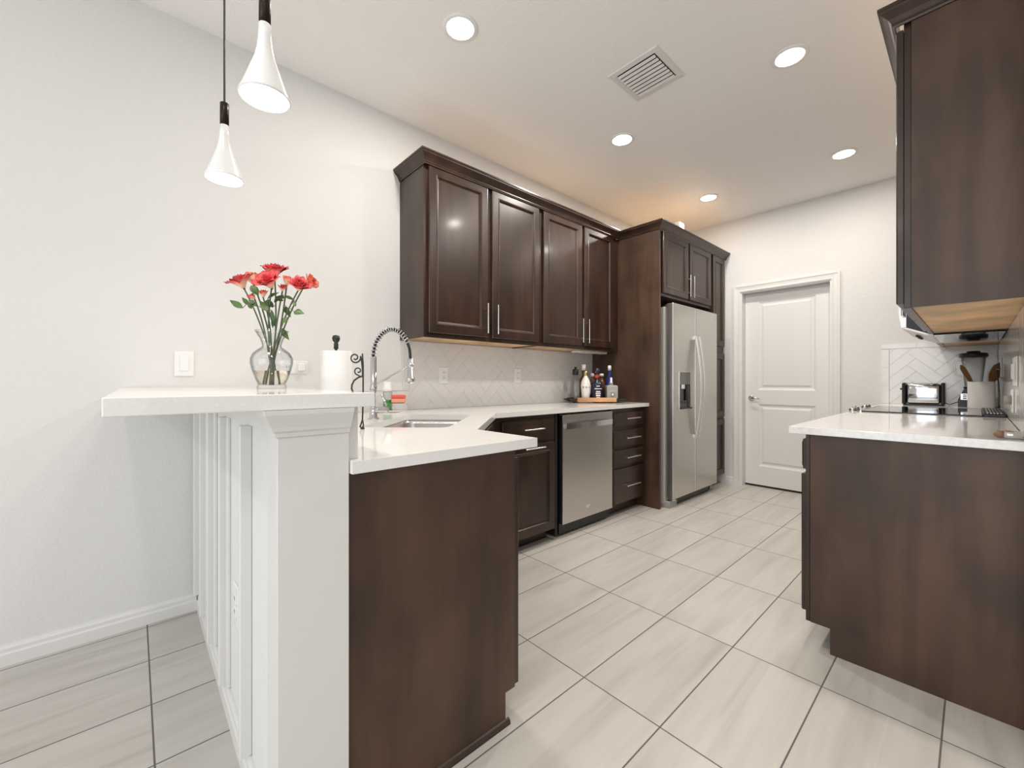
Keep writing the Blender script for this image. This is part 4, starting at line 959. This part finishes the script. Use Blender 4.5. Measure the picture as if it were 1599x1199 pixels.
b = MB(); b.lathe([(0, 0.018), (0.013, 0.018), (0.014, 0.020), (0.014, 0.066), (0, 0.066)], seg=18, M=MT); obj('barrel', b, M_chrome, t)
b = MB(); b.lathe([(0, -0.006), (0.007, -0.003), (0.012, 0.004), (0.0125, 0.0175), (0, 0.0175)], seg=18, M=MT); obj('tip', b, mat('tool_wood', (0.22, 0.115, 0.07), 0.5), t, label='wooden tip')

# ---------------------------------------------------------------- tray with bottles on the left counter
TR = Vector((0.262, 1.655, ZC)); TA = YAW
t = thing('serving_tray', 'long wooden serving tray with dark handles, bottles on it', 'tray', TR, TA)
b = MB(); b.box(-0.17, -0.10, 0.010, 0.17, 0.10, 0.020); b.box(-0.17, -0.10, 0.0205, 0.17, -0.088, 0.046, 0.001); b.box(-0.17, 0.088, 0.0205, 0.17, 0.10, 0.046, 0.001); obj('box', b, M_oak, t, world=False)
for s in (-1, 1):
    b = MB(); x0, x1 = sorted((s*0.171, s*0.235)); b.box(x0, -0.10, 0.010, x1, 0.10, 0.0202)
    b.box(x0, -0.10, 0.0205, x1, -0.088, 0.040, 0.001); b.box(x0, 0.088, 0.0205, x1, 0.10, 0.040, 0.001); x0, x1 = sorted((s*0.223, s*0.235)); b.box(x0, -0.089, 0.0205, x1, 0.089, 0.040, 0.001); obj('end_board', b, M_toe, t, world=False, label='dark end boards')
for s in (-1, 1):
    b = MB(); b.tube([(s*0.236, -0.06, 0.026), (s*0.258, -0.055, 0.028), (s*0.268, -0.03, 0.028), (s*0.268, 0.03, 0.028), (s*0.258, 0.055, 0.028), (s*0.236, 0.06, 0.026)], 0.007, 8); obj('handle', b, M_iron, t, world=False)
    for q in (-1, 1):
        b = MB(); b.lathe([(0, 0), (0.010, 0), (0.010, 0.0098), (0, 0.0098)], (s*0.17, q*0.08, 0), 12); obj('foot', b, M_iron, t, world=False)
def tray_at(u_, v_): return TR+e*u_+back*v_+Z*0.0205
def bottle(name, label, pos, prof, m, cap=None, capm=None, band=None, bandm=None, seg=24, sx=1, sy=1, cat='bottle', k=1.18):
    t = thing(name, label, cat, pos, YAW, group='bottles on the serving tray'); t.scale = (k, k, k)
    b = MB(); b.lathe(prof, (0, 0, 0), seg, sx=sx, sy=sy); obj('glass', b, m, t, world=False)
    if cap: b = MB(); b.lathe(cap, (0, 0, 0), 20); obj('cap', b, capm, t, world=False)
    if band: b = MB(); b.lathe(band, (0, 0, 0), seg, sx=sx, sy=sy); obj('bottle_label', b, bandm, t, world=False)
    return t
M_frost = mat('smoky_glass', (0.36, 0.36, 0.345), 0.12); M_rumw = mat('white_bottle', (0.80, 0.77, 0.75), 0.25); M_gold = mat('gold_cap', (0.55, 0.45, 0.22), 0.3, 0.8)
M_navy = mat('navy_glass', (0.012, 0.014, 0.035), 0.08); M_blue = mat('cobalt_glass', (0.02, 0.03, 0.16), 0.08); M_amber = mat('amber_glass', (0.10, 0.045, 0.012), 0.08)
bottle('bottle', 'clear square-shouldered bottle with black cap, leftmost on tray', tray_at(-0.172, 0.00), [(0, 0), (0.036, 0), (0.038, 0.005), (0.038, 0.13), (0.030, 0.155), (0.014, 0.17), (0.014, 0.19), (0, 0.19)], M_glass, [(0, 0.1905), (0.022, 0.1905), (0.022, 0.232), (0.008, 0.234), (0.008, 0.25), (0, 0.251)], M_black)
bw = bottle('bottle', 'opaque white liquor bottle with gold neck, front of tray', tray_at(-0.088, -0.042), [(0, 0), (0.027, 0), (0.029, 0.004), (0.034, 0.07), (0.037, 0.11), (0.034, 0.135), (0.024, 0.160), (0.013, 0.178), (0.012, 0.186), (0, 0.186)], M_rumw, [(0, 0.1865), (0.0145, 0.1865), (0.0145, 0.218), (0, 0.219)], M_gold)
b = MB()
for k in range(8): b.box(-0.026+0.0066*k, -0.0372+abs(k-3.5)*0.0022, 0.092+0.002*(k % 3), -0.022+0.0066*k, -0.0362+abs(k-3.5)*0.0022, 0.106)
obj('lettering', b, M_slot, bw, world=False)
bottle('bottle', 'tall amber bottle with white cap behind the white bottle', tray_at(-0.090, 0.044), [(0, 0), (0.034, 0), (0.035, 0.14), (0.026, 0.17), (0.014, 0.19), (0.014, 0.225), (0, 0.225)], M_amber, [(0, 0.2255), (0.016, 0.2255), (0.016, 0.270), (0, 0.271)], M_plate)
bottle('bottle', 'amber bottle with white cap and label, behind the navy bottle', tray_at(-0.010, 0.052), [(0, 0), (0.032, 0), (0.033, 0.14), (0.024, 0.165), (0.013, 0.18), (0.013, 0.20), (0, 0.20)], M_amber, [(0, 0.2005), (0.015, 0.2005), (0.015, 0.23), (0, 0.231)], M_plate, [(0.0335, 0.05), (0.0338, 0.052), (0.0338, 0.125), (0.0335, 0.127)], M_cer, k=1.04)
bn = bottle('bottle', 'navy blue dark rounded bottle with red neck band at tray centre', tray_at(0.012, -0.036), [(0, 0), (0.040, 0), (0.043, 0.006), (0.044, 0.10), (0.038, 0.128), (0.020, 0.145), (0.014, 0.155), (0.014, 0.165), (0, 0.165)], M_navy, [(0, 0.1955), (0.023, 0.1955), (0.026, 0.215), (0.022, 0.235), (0.010, 0.244), (0, 0.245)], M_black, [(0, 0.1655), (0.017, 0.1655), (0.019, 0.180), (0.018, 0.195), (0, 0.195)], mat('red_wax', (0.45, 0.05, 0.03), 0.4))
b = MB(); 
for k, (z0, z1, hw) in enumerate(((0.018, 0.026, 0.014), (0.032, 0.042, 0.016), (0.048, 0.056, 0.018), (0.062, 0.070, 0.016), (0.085, 0.090, 0.026), (0.104, 0.110, 0.012))): b.box(-hw, -0.0462, z0, hw, -0.0452, z1)
obj('lettering', b, M_cer, bn, world=False)
bottle('bottle', 'dark bottle with pale grey cap right of the navy bottle', tray_at(0.068, 0.046), [(0, 0), (0.030, 0), (0.031, 0.125), (0.022, 0.150), (0.013, 0.165), (0.013, 0.180), (0, 0.18)], M_amber, [(0, 0.1805), (0.018, 0.1805), (0.018, 0.200), (0, 0.201)], M_cer)
bottle('bottle', 'slender cobalt blue bottle behind the square decanter', tray_at(0.142, 0.044), [(0, 0), (0.030, 0), (0.031, 0.13), (0.022, 0.165), (0.013, 0.19), (0.013, 0.225), (0, 0.225)], M_blue, [(0, 0.2255), (0.014, 0.2255), (0.012, 0.262), (0, 0.263)], M_cer)
bd = bottle('decanter', 'squat square clear decanter with small stopper, rightmost on tray', tray_at(0.138, -0.036), [(0, 0), (0.050, 0), (0.056, 0.006), (0.056, 0.105), (0.048, 0.112), (0.016, 0.116), (0.014, 0.128), (0, 0.128)], M_frost, [(0, 0.1285), (0.017, 0.1285), (0.008, 0.136), (0.0075, 0.170), (0, 0.171)], M_cer, seg=4)
b = MB(); b.tube([(0.024*math.cos(a), -0.0415, 0.038+0.034*math.sin(a)) for a in [PI*k/12 for k in range(13)]], 0.003, 6); b.lathe([(0, -0.014), (0.014, 0), (0, 0.014)], (0, -0.0415, 0.042), 12); obj('emblem', b, M_steel2, bd, world=False)

# ---------------------------------------------------------------- switches and outlets
def plate(name, label, cat, O, U, N, w_, h_, kind):
    O, U, N = Vector(O), Vector(U), Vector(N); V = Vector((0, 0, 1))
    t = thing(name, label, cat, O)
    b = MB(); b.rings(w_, h_, [(0, 0.0005), (0, 0.003), (0.003, 0.006)], O, U, V, N); obj('plate', b, M_plate, t)
    if kind == 'rocker':
        b = MB(); b.rings(0.034, 0.068, [(0, 0.0061), (0.001, 0.009)], O+U*(w_/2-0.017)+V*(h_/2-0.034), U, V, N); obj('rocker', b, M_plate, t)
    elif kind == 'duplex':
        for s in (-1, 1):
            b = MB(); c = O+U*(w_/2)+V*(h_/2+s*0.020); b.rings(0.030, 0.028, [(0, 0.0061), (0.003, 0.0085)], c-U*0.015-V*0.014, U, V, N); so_ = obj('socket', b, M_plate, t)
            b = MB()
            for q in (-1, 1): b.rings(0.003, 0.010, [(0, 0.0086), (0.0004, 0.0089)], c+U*(q*0.006-0.0015)-V*0.003, U, V, N)
            obj('slot', b, M_slot, so_)
    elif kind == 'quad':
        for s in (-1, 1):
            b = MB(); c = O+U*(w_/2+s*0.034)+V*(h_/2); b.rings(0.034, 0.040, [(0, 0.0061), (0.003, 0.0085)], c-U*0.017-V*0.020, U, V, N); so_ = obj('socket', b, M_plate, t)
            b = MB()
            for q in (-1, 1): b.rings(0.003, 0.012, [(0, 0.0086), (0.0004, 0.0089)], c+U*(q*0.006-0.0015)-V*0.004, U, V, N)
            obj('slot', b, M_slot, so_)
    return t
plate('light_switch', 'white rocker light switch on left wall above the bar', 'switch', (0, -1.249, 1.127), (0, 1, 0), (1, 0, 0), 0.075, 0.120, 'rocker')
tq = plate('outlet', 'white horizontal outlet on left wall behind the vase', 'outlet', (0, -0.800, 1.145), (0, 1, 0), (1, 0, 0), 0.140, 0.072, 'quad')
b = MB(); b.box(0.0092, -0.715, 1.160, 0.030, -0.680, 1.203, 0.004); obj('plug_adapter', b, M_plate, tq)
plate('outlet', 'white outlet on tile backsplash right of the faucet', 'outlet', (0.0085, 0.200, 1.085), (0, 1, 0), (1, 0, 0), 0.072, 0.118, 'duplex')
plate('outlet', 'white outlet on tile backsplash midway toward the bottles', 'outlet', (0.0085, 0.913, 1.090), (0, 1, 0), (1, 0, 0), 0.074, 0.116, 'duplex')
plate('outlet', 'white outlet low on the panelled bar half wall', 'outlet', (0.955, BY0, 0.350), (1, 0, 0), (0, -1, 0), 0.075, 0.120, 'duplex')
